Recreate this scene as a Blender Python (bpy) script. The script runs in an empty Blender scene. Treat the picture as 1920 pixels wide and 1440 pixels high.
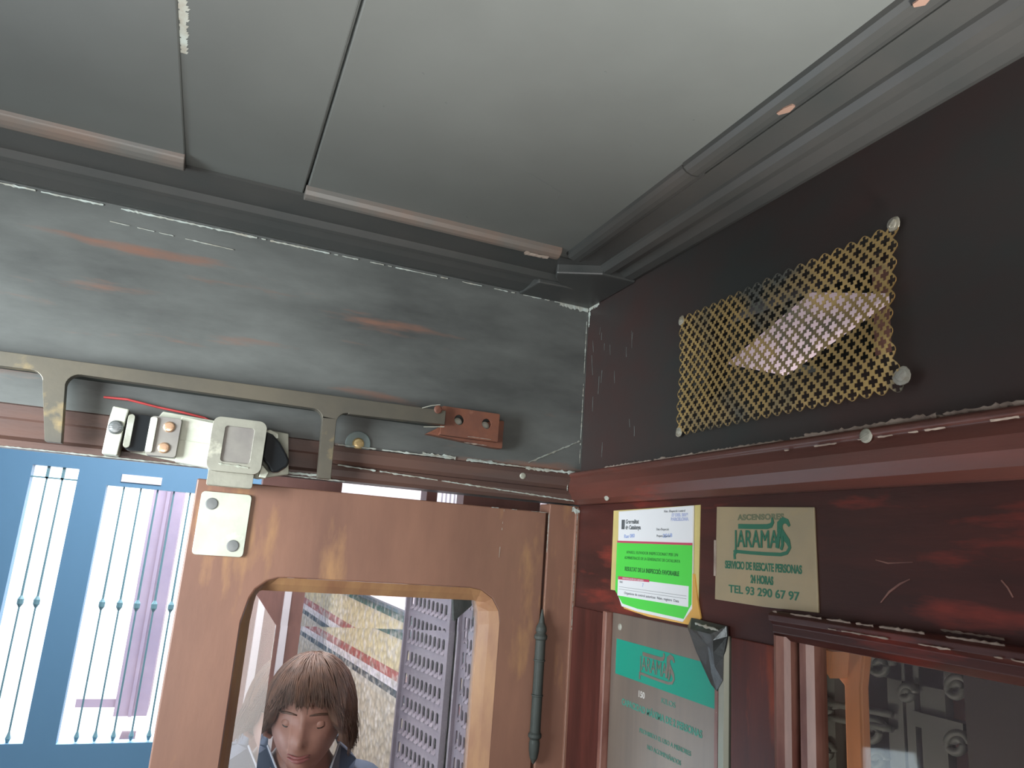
import bpy, bmesh, math, random
from mathutils import Vector, Matrix, noise
random.seed(7)
S = bpy.context.scene
COL = S.collection
H = 2.25                                   # ceiling height of the lift cabin

# ------------------------------------------------------------------ camera
F_PX = 1360.0
M3 = Matrix(((0.92086104, -0.15147997, -0.3592614),
             (-0.38306741, -0.17987513, -0.90603769),
             (0.07262437, 0.97195615, -0.22366704)))
CAM = Vector((-0.43635865, -0.83656206, H - 0.33129301))
cd = bpy.data.cameras.new('camera'); cam = bpy.data.objects.new('camera', cd); COL.objects.link(cam)
cam.matrix_world = Matrix.Translation(CAM) @ M3.to_4x4()
cd.sensor_width = 36; cd.lens = F_PX / 1920 * 36; cd.clip_start = 0.01
S.camera = cam

# ------------------------------------------------------------------ world, lights, exposure
w = bpy.data.worlds.new('world'); S.world = w; w.use_nodes = True
bg = w.node_tree.nodes['Background']; bg.inputs[0].default_value = (0.62, 0.70, 0.74, 1); bg.inputs[1].default_value = 0.35
S.view_settings.view_transform = 'Standard'; S.view_settings.look = 'None'
S.view_settings.exposure = 0.0; S.view_settings.gamma = 1.0; S.view_settings.use_curve_mapping = False

def area(name, loc, target, size, energy, color, size_y=None, spread=None):
    l = bpy.data.lights.new(name, 'AREA'); l.energy = energy; l.color = color; l.size = size
    if size_y: l.shape = 'RECTANGLE'; l.size_y = size_y
    if spread: l.spread = spread
    o = bpy.data.objects.new(name, l); COL.objects.link(o); o.location = loc
    o.rotation_euler = (Vector(target) - Vector(loc)).to_track_quat('-Z', 'Y').to_euler()
    return o
# added fill through an invented side opening, left of the viewer
area('fill_side', (-1.14, -0.42, 1.92), (-0.60, 0.0, 1.92), 0.36, 4.6, (0.88, 0.97, 1.0), spread=math.radians(72))
# added fills behind the viewer: narrow beam on the ceiling, then a wide one
area('fill_rear', (-0.36, -1.95, 0.10), (-0.34, -0.88, H), 0.30, 8.0, (1.0, 0.98, 0.94), spread=math.radians(28))
area('fill_rear_wide', (-0.80, -2.1, 1.45), (-0.25, -0.1, 1.78), 0.8, 16, (1.0, 0.96, 0.93))
# daylight through the open left door leaf
area('daylight_entry', (-1.15, 0.9, 1.1), (-0.35, -0.3, H), 0.8, 9, (0.72, 0.88, 1.0))
# unseen fill added above the landing, then daylight on the street beyond
area('fill_landing', (-0.5, 1.7, 3.1), (-0.35, 1.7, 0), 1.0, 95, (1.0, 0.95, 0.92))
area('street_daylight', (-0.8, 4.2, 5.0), (-0.8, 5.5, 1.3), 2.5, 1500, (0.93, 0.97, 1))
# fills added in the shaft to light the vent patch and the post
area('fill_shaft_high', (0.055, -0.17, 1.99), (0.20, -0.17, 2.19), 0.05, 0.6, (1.0, 0.93, 0.95), spread=math.radians(165))
area('fill_shaft', (0.050, -0.12, 1.55), (0.16, -0.36, 1.66), 0.05, 1.5, (1.0, 0.88, 0.78))

# ------------------------------------------------------------------ materials
def mat(name, color, rough=0.5, metal=0.0, spec=0.5, noise_amt=0.0, color2=None, scale=8.0, stretch=(1, 1, 1),
        c3=None, c3_thr=0.62, c3_scale=3.0, c3_stretch=(1, 1, 1), bump=0.0, bump_scale=60.0, speck=None, coat=0.0, c3_amt=1.0, speck_thr=0.73):
    m = bpy.data.materials.new(name); m.use_nodes = True
    nt = m.node_tree; N = nt.nodes; L = nt.links; b = N['Principled BSDF']
    b.inputs['Base Color'].default_value = (*color, 1); b.inputs['Roughness'].default_value = rough
    b.inputs['Metallic'].default_value = metal; b.inputs['Specular IOR Level'].default_value = spec
    if coat: b.inputs['Coat Weight'].default_value = coat; b.inputs['Coat Roughness'].default_value = 0.15
    tc = N.new('ShaderNodeTexCoord')
    def tex(sc, st, detail=6, rgh=0.6):
        mp = N.new('ShaderNodeMapping'); mp.inputs['Scale'].default_value = st
        L.new(tc.outputs['Object'], mp.inputs['Vector'])
        n = N.new('ShaderNodeTexNoise'); n.inputs['Scale'].default_value = sc; n.inputs['Detail'].default_value = detail
        n.inputs['Roughness'].default_value = rgh; L.new(mp.outputs[0], n.inputs['Vector']); return n
    def mixc(fac, a, c):
        mx = N.new('ShaderNodeMix'); mx.data_type = 'RGBA'
        if hasattr(fac, 'links'): L.new(fac, mx.inputs[0])
        else: mx.inputs[0].default_value = fac
        if hasattr(a, 'links'): L.new(a, mx.inputs[6])
        else: mx.inputs[6].default_value = (*a, 1)
        mx.inputs[7].default_value = (*c, 1); return mx.outputs[2]
    def ramp(fac, lo, hi, amt=1.0):
        r = N.new('ShaderNodeMapRange'); L.new(fac, r.inputs[0]); r.inputs[1].default_value = lo; r.inputs[2].default_value = hi
        r.inputs[4].default_value = amt; return r.outputs[0]
    cur = color
    if color2:
        cur = mixc(ramp(tex(scale, stretch).outputs['Fac'], 0.38, 0.64), cur, color2)
    if c3:
        cur = mixc(ramp(tex(c3_scale, c3_stretch).outputs['Fac'], c3_thr, c3_thr + 0.12, c3_amt), cur, c3)
    if speck:
        cur = mixc(ramp(tex(30, (1, 1, 1), 8, 0.72).outputs['Fac'], speck_thr, speck_thr + 0.03), cur, speck)
    if cur is not color: L.new(cur, b.inputs['Base Color'])
    if bump:
        bn = N.new('ShaderNodeBump'); bn.inputs['Strength'].default_value = bump; bn.inputs['Distance'].default_value = 0.002
        L.new(tex(bump_scale, stretch).outputs['Fac'], bn.inputs['Height']); L.new(bn.outputs[0], b.inputs['Normal'])
    return m

M = {}
M['ceiling'] = mat('ceiling_grey_paint', (0.125, 0.134, 0.128), 0.42, color2=(0.105, 0.112, 0.107), scale=3, bump=0.05, bump_scale=6, spec=0.4)
M['ceiling_trim'] = mat('dark_trim_wood', (0.044, 0.048, 0.047), 0.38, color2=(0.066, 0.063, 0.059), scale=4, stretch=(1, 1, 1), bump=0.1, speck=(0.35, 0.22, 0.15), speck_thr=0.80)
M['bead'] = mat('bead_wood', (0.130, 0.125, 0.115), 0.4, color2=(0.19, 0.125, 0.095), scale=7, bump=0.1)
M['frieze'] = mat('sooty_frieze_wood', (0.060, 0.062, 0.060), 0.42, color2=(0.130, 0.135, 0.128), scale=3.2, stretch=(1, 1, 3.0),
                  c3=(0.20, 0.100, 0.070), c3_thr=0.57, c3_scale=5.0, c3_stretch=(0.6, 1, 5), bump=0.08, speck=(0.13, 0.14, 0.13), speck_thr=0.70)
M['upper_right'] = mat('sooty_panel_wood', (0.032, 0.035, 0.034), 0.42, spec=0.40, color2=(0.052, 0.026, 0.024), scale=2.6, stretch=(1, 1, 1.5),
                       bump=0.06, speck=(0.06, 0.07, 0.07), speck_thr=0.70)
M['maroon'] = mat('maroon_varnished_wood', (0.040, 0.0145, 0.0125), 0.40, spec=0.25, color2=(0.072, 0.021, 0.017), scale=4.5, stretch=(3, 0.9, 6),
                  c3=(0.20, 0.034, 0.024), c3_thr=0.57, c3_scale=4.0, c3_stretch=(2, 1.2, 7), bump=0.08, speck=(0.16, 0.11, 0.09), speck_thr=0.77)
M['maroon_v'] = mat('maroon_upright_wood', (0.050, 0.016, 0.013), 0.40, spec=0.22, color2=(0.095, 0.026, 0.020), scale=9, stretch=(3, 3, 0.5),
                    c3=(0.28, 0.055, 0.026), c3_thr=0.57, c3_scale=8, c3_stretch=(3, 3, 0.6), bump=0.08, speck=(0.16, 0.11, 0.09), speck_thr=0.78)
M['ledge'] = mat('brown_ledge_wood', (0.078, 0.048, 0.042), 0.36, color2=(0.105, 0.055, 0.042), scale=6, stretch=(1, 1, 5), bump=0.1, speck=(0.2, 0.14, 0.11), speck_thr=0.76)
M['door'] = mat('orange_brown_door_wood', (0.225, 0.110, 0.074), 0.45, color2=(0.165, 0.080, 0.056), scale=4.0, stretch=(3, 1, 0.8),
                c3=(0.34, 0.18, 0.085), c3_thr=0.57, c3_scale=4, c3_stretch=(4, 1, 1.0), bump=0.06, speck=(0.09, 0.05, 0.035), speck_thr=0.79)
M['door_edge'] = mat('worn_orange_wood', (0.33, 0.18, 0.085), 0.4, color2=(0.23, 0.11, 0.06), scale=8, stretch=(4, 1, 1), bump=0.05)
M['pinkwood'] = mat('worn_pinkish_wood', (0.26, 0.125, 0.095), 0.35, color2=(0.13, 0.045, 0.035), scale=9, stretch=(4, 4, 1), speck=(0.5, 0.42, 0.36), speck_thr=0.66)
M['bronze'] = mat('dull_bronze', (0.17, 0.15, 0.115), 0.42, 0.6, color2=(0.12, 0.112, 0.095), scale=9, c3=(0.46, 0.34, 0.16), c3_thr=0.58, c3_scale=12, bump=0.1)
M['brass'] = mat('old_brass', (0.62, 0.43, 0.17), 0.42, 0.6, color2=(0.46, 0.33, 0.15), scale=9, c3=(0.16, 0.165, 0.145), c3_thr=0.52, c3_scale=7, bump=0.1)  # grey blotches spread wider as painted shade of the grille dents
M['ivory'] = mat('ivory_painted_metal', (0.56, 0.57, 0.47), 0.45, 0.15, color2=(0.42, 0.43, 0.36), scale=18, c3=(0.70, 0.70, 0.60), c3_thr=0.6, c3_scale=30, bump=0.1)
M['ivory_grey'] = mat('greyed_metal', (0.29, 0.27, 0.24), 0.5, 0.3, color2=(0.22, 0.2, 0.19), scale=20, bump=0.1)
M['hood'] = mat('hood_metal', (0.36, 0.35, 0.29), 0.42, 0.3, color2=(0.27, 0.26, 0.22), scale=25, c3=(0.60, 0.58, 0.47), c3_thr=0.60, c3_scale=40, bump=0.2)
M['screw'] = mat('grey_screw_metal', (0.22, 0.23, 0.23), 0.35, 0.6)
M['pale_screw'] = mat('pale_painted_screw', (0.42, 0.42, 0.37), 0.5, 0.2, color2=(0.28, 0.28, 0.22), scale=60, bump=0.3)
M['copper'] = mat('copper_screw_metal', (0.85, 0.55, 0.36), 0.3, 0.8)
M['brass_screw'] = mat('brass_screw_metal', (0.72, 0.55, 0.28), 0.35, 0.7)
M['washer'] = mat('grey_green_washer', (0.20, 0.25, 0.24), 0.5, 0.1, color2=(0.16, 0.2, 0.2), scale=30)
M['black'] = mat('black_plastic', (0.012, 0.014, 0.016), 0.2, coat=0.4)
M['red'] = mat('red_wire', (0.35, 0.03, 0.03), 0.4)
M['rust'] = mat('rust_painted_steel', (0.17, 0.062, 0.036), 0.5, color2=(0.11, 0.045, 0.032), scale=25, c3=(0.26, 0.12, 0.08), c3_thr=0.62, c3_scale=40, bump=0.2)
M['hole'] = mat('hole_inside', (0.10, 0.11, 0.11), 0.8)
M['crust'] = mat('pale_paint_crust', (0.42, 0.47, 0.44), 0.7, color2=(0.30, 0.28, 0.23), scale=50, bump=0.4)
M['crust_cream'] = mat('cream_paint_crust', (0.38, 0.31, 0.26), 0.7, color2=(0.22, 0.17, 0.14), scale=50, bump=0.4)
M['steel'] = mat('brushed_steel_plaque', (0.24, 0.195, 0.160), 0.38, 0.45, color2=(0.20, 0.165, 0.14), scale=5, stretch=(1, 6, 0.4), speck=(0.75, 0.75, 0.72), speck_thr=0.76)
M['edge_metal'] = mat('grey_green_edge_metal', (0.24, 0.25, 0.20), 0.4, 0.4, color2=(0.33, 0.30, 0.24), scale=20, stretch=(1, 1, .3))
M['teal'] = mat('teal_print', (0.0, 0.27, 0.19), 0.45)
M['teal_dull'] = mat('dull_teal_print', (0.055, 0.25, 0.19), 0.5)
M['plate'] = mat('worn_gold_beige_plate', (0.40, 0.32, 0.195), 0.42, 0.25, color2=(0.33, 0.28, 0.185), scale=9, c3=(0.42, 0.31, 0.15), c3_thr=0.64, c3_scale=12, speck=(0.5, 0.42, 0.28), speck_thr=0.76)
M['dkgreen'] = mat('dark_green_print', (0.022, 0.14, 0.085), 0.5)
M['dkgreen_dull'] = mat('faded_green_print', (0.13, 0.15, 0.09), 0.5)
M['white_paper'] = mat('white_paper', (0.72, 0.73, 0.76), 0.5)
M['green_paper'] = mat('green_paper', (0.075, 0.60, 0.070), 0.5)
M['yellow_paper'] = mat('aged_yellow_sticker', (0.62, 0.50, 0.20), 0.5, color2=(0.50, 0.42, 0.17), scale=12)
M['amber'] = mat('amber_backing_sheet', (0.72, 0.42, 0.10), 0.5, color2=(0.6, 0.33, 0.08), scale=30)
M['crimson'] = mat('crimson_print', (0.50, 0.055, 0.12), 0.5)
M['ink'] = mat('dark_grey_ink', (0.10, 0.11, 0.12), 0.6)
M['ink_green'] = mat('dark_ink_on_green', (0.02, 0.14, 0.03), 0.6)
M['blue_ink'] = mat('blue_handwriting_ink', (0.28, 0.36, 0.62), 0.6)
M['lilac_ink'] = mat('lilac_stamp_ink', (0.42, 0.46, 0.64), 0.6)
M['white_ink'] = mat('white_print', (0.6, 0.58, 0.55), 0.5)
M['tape'] = mat('black_tape_plastic', (0.018, 0.020, 0.020), 0.3, color2=(0.05, 0.055, 0.055), scale=25, bump=0.5, bump_scale=50)
M['lilac_metal'] = mat('lilac_grey_painted_metal', (0.22, 0.185, 0.215), 0.4, color2=(0.18, 0.155, 0.18), scale=8)
M['entrance'] = mat('blue_grey_painted_iron', (0.075, 0.19, 0.32), 0.5)
M['iron'] = mat('dark_iron', (0.030, 0.037, 0.034), 0.6, 0.0, spec=0.25, color2=(0.05, 0.055, 0.05), scale=10)
M['bar'] = mat('entrance_bar_iron', (0.10, 0.22, 0.27), 0.5)
M['street'] = mat('pale_street_facade', (0.85, 0.86, 0.86), 0.9)
M['street_pink'] = mat('pinkish_street_stone', (0.30, 0.21, 0.25), 0.9, color2=(0.36, 0.25, 0.28), scale=3)
M['plaster'] = mat('pinkish_white_plaster', (0.72, 0.64, 0.69), 0.9)
M['shaft_plaster'] = mat('dull_pink_shaft_plaster', (0.40, 0.21, 0.17), 0.9, color2=(0.28, 0.155, 0.125), scale=8)
M['shaft_white'] = mat('lilac_light_patch', (0.62, 0.52, 0.55), 0.9)
M['orange_post'] = mat('orange_brown_post_wood', (0.60, 0.235, 0.095), 0.45, color2=(0.46, 0.18, 0.075), scale=10, stretch=(3, 3, .6))
M['hall_floor'] = mat('grey_hall_floor_tile', (0.35, 0.33, 0.31), 0.6, color2=(0.3, 0.28, 0.27), scale=6)
M['lift_floor'] = mat('worn_lift_floor', (0.16, 0.11, 0.08), 0.5, color2=(0.12, 0.08, 0.06), scale=6)
M['brownpost'] = mat('mauve_brown_wood', (0.20, 0.10, 0.085), 0.45, color2=(0.15, 0.075, 0.065), scale=8, stretch=(3, 3, .6))
M['whitetrim'] = mat('greyish_white_trim', (0.56, 0.55, 0.60), 0.5)
M['skin'] = mat('skin', (0.36, 0.175, 0.125), 0.5, color2=(0.33, 0.155, 0.115), scale=12)
M['lips'] = mat('lips', (0.30, 0.10, 0.09), 0.45)
M['eyewhite'] = mat('eye_white', (0.55, 0.5, 0.48), 0.3)
M['iris'] = mat('dark_iris', (0.03, 0.02, 0.015), 0.2)
M['hair'] = mat('brown_hair', (0.13, 0.062, 0.036), 0.62, color2=(0.07, 0.036, 0.024), scale=30, stretch=(2, 2, .4))
M['shirt'] = mat('navy_shirt_cloth', (0.030, 0.045, 0.078), 0.8, color2=(0.04, 0.06, 0.10), scale=14)
M['collar'] = mat('pale_collar_trim', (0.55, 0.58, 0.66), 0.7)
M['trousers'] = mat('dark_trousers_cloth', (0.04, 0.045, 0.06), 0.9)
M['shoe'] = mat('dark_shoe_leather', (0.03, 0.025, 0.02), 0.5)

def glass_mat(name, ior=1.45, color=(1, 1, 1), rough=0.0):
    m = bpy.data.materials.new(name); m.use_nodes = True; b = m.node_tree.nodes['Principled BSDF']
    b.inputs['Transmission Weight'].default_value = 1; b.inputs['Roughness'].default_value = rough
    b.inputs['IOR'].default_value = ior; b.inputs['Base Color'].default_value = (*color, 1); return m
M['dark_panel'] = mat('blackened_shaft_panel', (0.012, 0.0105, 0.009), 0.7, spec=0.2)
M['rail_wood'] = mat('red_brown_rail_wood', (0.085, 0.034, 0.027), 0.38, spec=0.4, color2=(0.125, 0.040, 0.030), scale=4.5, stretch=(3, 0.9, 6), c3=(0.24, 0.045, 0.028), c3_thr=0.57, c3_scale=4.0, c3_stretch=(2, 1.2, 7), bump=0.08, speck=(0.22, 0.15, 0.12), speck_thr=0.76)  # strong red streaks also imitate reddish reflections on the rail
M['scuff'] = mat('faint_grey_scuff', (0.11, 0.12, 0.115), 0.6)
M['chip'] = mat('bare_orange_wood_chip', (0.27, 0.17, 0.13), 0.6)
M['dull_screw'] = mat('dull_grille_screw', (0.30, 0.27, 0.20), 0.5, 0.3, color2=(0.42, 0.42, 0.38), scale=80, bump=0.3)
M['glass'] = glass_mat('bevelled_glass', 1.5, (0.96, 0.97, 0.98))
def thin_glass(name, tint, refl):
    m = bpy.data.materials.new(name); m.use_nodes = True; nt = m.node_tree; nt.nodes.remove(nt.nodes['Principled BSDF'])
    t = nt.nodes.new('ShaderNodeBsdfTransparent'); t.inputs[0].default_value = (*tint, 1); g = nt.nodes.new('ShaderNodeBsdfGlossy'); g.inputs['Roughness'].default_value = 0.03
    x = nt.nodes.new('ShaderNodeMixShader'); x.inputs[0].default_value = refl; nt.links.new(t.outputs[0], x.inputs[1]); nt.links.new(g.outputs[0], x.inputs[2])
    nt.links.new(x.outputs[0], nt.nodes['Material Output'].inputs['Surface']); return m
M['window_glass'] = thin_glass('old_window_glass', (0.93, 0.93, 0.90), 0.035)

def tile_mat():
    """landing wainscot: lettered cream tiles with green, red and dark border rows over pebbly cladding, plaster above"""
    m = bpy.data.materials.new('patterned_wainscot_tile'); m.use_nodes = True
    nt = m.node_tree; N = nt.nodes; L = nt.links; b = N['Principled BSDF']; b.inputs['Roughness'].default_value = 0.35
    tc = N.new('ShaderNodeTexCoord'); sp = N.new('ShaderNodeSeparateXYZ'); L.new(tc.outputs['Object'], sp.inputs[0])
    cr = N.new('ShaderNodeValToRGB'); cr.color_ramp.interpolation = 'CONSTANT'
    mr = N.new('ShaderNodeMapRange'); mr.inputs[1].default_value = H - 1.0; mr.inputs[2].default_value = H
    L.new(sp.outputs['Z'], mr.inputs[0]); L.new(mr.outputs[0], cr.inputs[0])
    bands = [(-1.0, (0.50, 0.43, 0.33)), (-0.790, (0.50, 0.45, 0.38)), (-0.772, (0.045, 0.06, 0.075)), (-0.752, (0.62, 0.58, 0.62)),
             (-0.728, (0.36, 0.085, 0.07)), (-0.700, (0.56, 0.47, 0.28)), (-0.618, (0.55, 0.46, 0.30)), (-0.612, (0.035, 0.12, 0.095)),
             (-0.590, (0.25, 0.36, 0.42)), (-0.578, (0.50, 0.48, 0.50)), (-0.570, (0.70, 0.62, 0.67))]
    e = cr.color_ramp.elements
    e[0].position = 0; e[0].color = (*bands[0][1], 1)
    e[1].position = 1 + bands[1][0]; e[1].color = (*bands[1][1], 1)
    for z, c in bands[2:]:
        k = e.new(1 + z); k.color = (*c, 1)
    n = N.new('ShaderNodeTexNoise'); n.inputs['Scale'].default_value = 38; n.inputs['Detail'].default_value = 3; L.new(tc.outputs['Object'], n.inputs['Vector'])
    vr = N.new('ShaderNodeTexVoronoi'); vr.inputs['Scale'].default_value = 45; L.new(tc.outputs['Object'], vr.inputs['Vector'])
    # ornament only on the lettered row and pebbles below the border
    inrow = N.new('ShaderNodeMapRange'); inrow.inputs[1].default_value = H - 0.575; inrow.inputs[2].default_value = H - 0.57; inrow.inputs[3].default_value = 1; inrow.inputs[4].default_value = 0
    L.new(sp.outputs['Z'], inrow.inputs[0])
    r1 = N.new('ShaderNodeMapRange'); r1.inputs[1].default_value = 0.5; r1.inputs[2].default_value = 0.62; r1.inputs[4].default_value = 0.6; L.new(n.outputs['Fac'], r1.inputs[0])
    mu = N.new('ShaderNodeMath'); mu.operation = 'MULTIPLY'; L.new(r1.outputs[0], mu.inputs[0]); L.new(inrow.outputs[0], mu.inputs[1])
    mx = N.new('ShaderNodeMix'); mx.data_type = 'RGBA'; L.new(mu.outputs[0], mx.inputs[0]); L.new(cr.outputs[0], mx.inputs[6]); mx.inputs[7].default_value = (0.66, 0.62, 0.58, 1)
    r2 = N.new('ShaderNodeMapRange'); r2.inputs[1].default_value = 0.35; r2.inputs[2].default_value = 0.75; r2.inputs[4].default_value = 0.45; L.new(vr.outputs['Distance'], r2.inputs[0])
    mu2 = N.new('ShaderNodeMath'); mu2.operation = 'MULTIPLY'; L.new(r2.outputs[0], mu2.inputs[0]); L.new(inrow.outputs[0], mu2.inputs[1])
    mx2 = N.new('ShaderNodeMix'); mx2.data_type = 'RGBA'; L.new(mu2.outputs[0], mx2.inputs[0]); L.new(mx.outputs[2], mx2.inputs[6]); mx2.inputs[7].default_value = (0.20, 0.17, 0.13, 1)
    L.new(mx2.outputs[2], b.inputs['Base Color'])
    bn = N.new('ShaderNodeBump'); bn.inputs['Strength'].default_value = 0.4; bn.inputs['Distance'].default_value = 0.004
    L.new(vr.outputs['Distance'], bn.inputs['Height']); L.new(bn.outputs[0], b.inputs['Normal'])
    return m
M['tile'] = tile_mat()

# ------------------------------------------------------------------ helpers
class Frame:
    """local frame on a surface: u along it, v up, d out of it towards the cabin"""
    def __init__(s, o, U, V, N): s.o, s.U, s.V, s.N = Vector(o), Vector(U), Vector(V), Vector(N)
    def p(s, u, v, d=0.0): return s.o + s.U * u + s.V * v + s.N * d
    def mtx(s, u=0, v=0, d=0):
        m = Matrix.Identity(4)
        for i in range(3): m[i][0], m[i][1], m[i][2] = s.U[i], s.V[i], s.N[i]
        m.translation = s.p(u, v, d); return m
L_ = Frame((0, 0, H), (1, 0, 0), (0, 0, 1), (0, -1, 0))     # front wall, x along, towards the corner
R_ = Frame((0, 0, H), (0, -1, 0), (0, 0, 1), (-1, 0, 0))    # right wall, away from the corner
C_ = Frame((0, 0, H), (1, 0, 0), (0, 1, 0), (0, 0, 1))      # ceiling / plan frame (d up)

def obj(name, bm, m, parent=None, smooth=False, recalc=True, bevel=0):
    if recalc: bmesh.ops.recalc_face_normals(bm, faces=bm.faces[:])
    me = bpy.data.meshes.new(name); bm.to_mesh(me); bm.free()
    for k in (m if isinstance(m, (list, tuple)) else [m]): me.materials.append(k)
    if smooth:
        for p in me.polygons: p.use_smooth = True
    o = bpy.data.objects.new(name, me); COL.objects.link(o)
    if parent is not None:
        o.parent = parent; o.matrix_parent_inverse = parent.matrix_world.inverted() if parent.matrix_world != Matrix.Identity(4) else Matrix.Identity(4)
    if bevel:
        b = o.modifiers.new('b', 'BEVEL'); b.width = bevel; b.segments = 2; b.limit_method = 'ANGLE'
    return o
def tag(o, label, cat, group=None, kind=None):
    o['label'] = label; o['category'] = cat
    if group: o['group'] = group
    if kind: o['kind'] = kind
    return o
def struct(o, label=None):
    o['kind'] = 'structure'
    if label: o['label'] = label
    return o
def empty(name, loc):
    o = bpy.data.objects.new(name, None); COL.objects.link(o); o.location = loc; o.empty_display_size = 0.02
    bpy.context.view_layer.update(); return o

def plate(bm, fr, outer, holes, d0, d1):
    """flat plate with holes, from depth d0 (back) to d1 (front)"""
    rings = [outer] + list(holes)
    nf = []
    for d in (d0, d1):
        es = []; layer = []
        for rg in rings:
            vs = [bm.verts.new(fr.p(u, v, d)) for u, v in rg]; layer.append(vs)
            for i in range(len(vs)): es.append(bm.edges.new((vs[i], vs[(i + 1) % len(vs)])))
        bmesh.ops.triangle_fill(bm, use_beauty=True, use_dissolve=False, edges=es)
        nf.append(layer)
    for a, b in zip(*nf):
        for i in range(len(a)):
            j = (i + 1) % len(a); bm.faces.new((a[i], a[j], b[j], b[i]))
def box(bm, fr, u0, u1, v0, v1, d0, d1):
    c = [[[bm.verts.new(fr.p(u, v, d)) for d in (d0, d1)] for v in (v0, v1)] for u in (u0, u1)]
    for f in ((c[0][0][0], c[0][1][0], c[1][1][0], c[1][0][0]), (c[0][0][1], c[1][0][1], c[1][1][1], c[0][1][1]),
              (c[0][0][0], c[0][0][1], c[0][1][1], c[0][1][0]), (c[1][0][0], c[1][1][0], c[1][1][1], c[1][0][1]),
              (c[0][0][0], c[1][0][0], c[1][0][1], c[0][0][1]), (c[0][1][0], c[0][1][1], c[1][1][1], c[1][1][0])): bm.faces.new(f)
def rect(u0, u1, v0, v1): return [(u0, v0), (u1, v0), (u1, v1), (u0, v1)]
def rrect(u0, u1, v0, v1, r, n=6):
    pts = []
    for cx, cy, a0 in ((u1 - r, v1 - r, 0), (u0 + r, v1 - r, 90), (u0 + r, v0 + r, 180), (u1 - r, v0 + r, 270)):
        for i in range(n + 1):
            a = math.radians(a0 + 90 * i / n); pts.append((cx + r * math.cos(a), cy + r * math.sin(a)))
    return pts
def circ(u, v, r, n=20): return [(u + r * math.cos(2 * math.pi * i / n), v + r * math.sin(2 * math.pi * i / n)) for i in range(n)]
def prof(bm, fr, pts, u0, u1, along='u', mitre=0.0):
    """extrude a closed profile of (x, d) pairs; along='u' -> x is v; along='v' -> x is u"""
    rows = []
    for t in (u0, u1):
        if along == 'u': rows.append([bm.verts.new(fr.p(t, a, d)) for a, d in pts])
        else: rows.append([bm.verts.new(fr.p(a, t, d)) for a, d in pts])
    n = len(pts)
    for i in range(n): bm.faces.new((rows[0][i], rows[0][(i + 1) % n], rows[1][(i + 1) % n], rows[1][i]))
    bm.faces.new(rows[0]); bm.faces.new(rows[1][::-1])
def lathe(bm, origin, axis, prf, seg=24):
    """prf: list of (distance along axis, radius)"""
    axis = Vector(axis).normalized(); q = axis.to_track_quat('Z', 'Y'); o = Vector(origin); rows = []
    for h, r in prf:
        rows.append([bm.verts.new(o + q @ Vector((max(r, 1e-5) * math.cos(2 * math.pi * i / seg), max(r, 1e-5) * math.sin(2 * math.pi * i / seg), h))) for i in range(seg)])
    for a, b in zip(rows, rows[1:]):
        for i in range(seg): bm.faces.new((a[i], a[(i + 1) % seg], b[(i + 1) % seg], b[i]))
    bm.faces.new(rows[0][::-1]); bm.faces.new(rows[-1])
def tube(bm, pts, r, seg=8, taper=None):
    pts = [Vector(p) for p in pts]; rows = []; n = len(pts)
    up = Vector((0.13, 0.27, 0.95))
    for i, p in enumerate(pts):
        t = (pts[min(i + 1, n - 1)] - pts[max(i - 1, 0)]).normalized()
        a = t.cross(up); a = a.normalized() if a.length > 1e-4 else Vector((1, 0, 0)); b = t.cross(a)
        rr = r * (taper(i / (n - 1)) if taper else 1)
        rows.append([bm.verts.new(p + (a * math.cos(2 * math.pi * k / seg) + b * math.sin(2 * math.pi * k / seg)) * rr) for k in range(seg)])
    for x, y in zip(rows, rows[1:]):
        for k in range(seg): bm.faces.new((x[k], x[(k + 1) % seg], y[(k + 1) % seg], y[k]))
    bm.faces.new(rows[0][::-1]); bm.faces.new(rows[-1])
def ribbon(bm, fr, path, wd, d0, d1):
    """flat stroke along a 2-D path with varying width"""
    n = len(path); Lf, Rt = [], []
    for i, (u, v) in enumerate(path):
        a = path[max(i - 1, 0)]; b = path[min(i + 1, n - 1)]
        t = Vector((b[0] - a[0], b[1] - a[1])); t = t.normalized() if t.length else Vector((1, 0))
        ww = (wd(i / (n - 1)) if callable(wd) else wd) / 2
        Lf.append((u - t.y * ww, v + t.x * ww)); Rt.append((u + t.y * ww, v - t.x * ww))
    for i in range(n - 1):
        q = [Lf[i], Lf[i + 1], Rt[i + 1], Rt[i]]
        bot = [bm.verts.new(fr.p(*p, d0)) for p in q]; top = [bm.verts.new(fr.p(*p, d1)) for p in q]
        bm.faces.new(top); bm.faces.new(bot[::-1])
        for k in range(4): bm.faces.new((bot[k], bot[(k + 1) % 4], top[(k + 1) % 4], top[k]))
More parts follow.
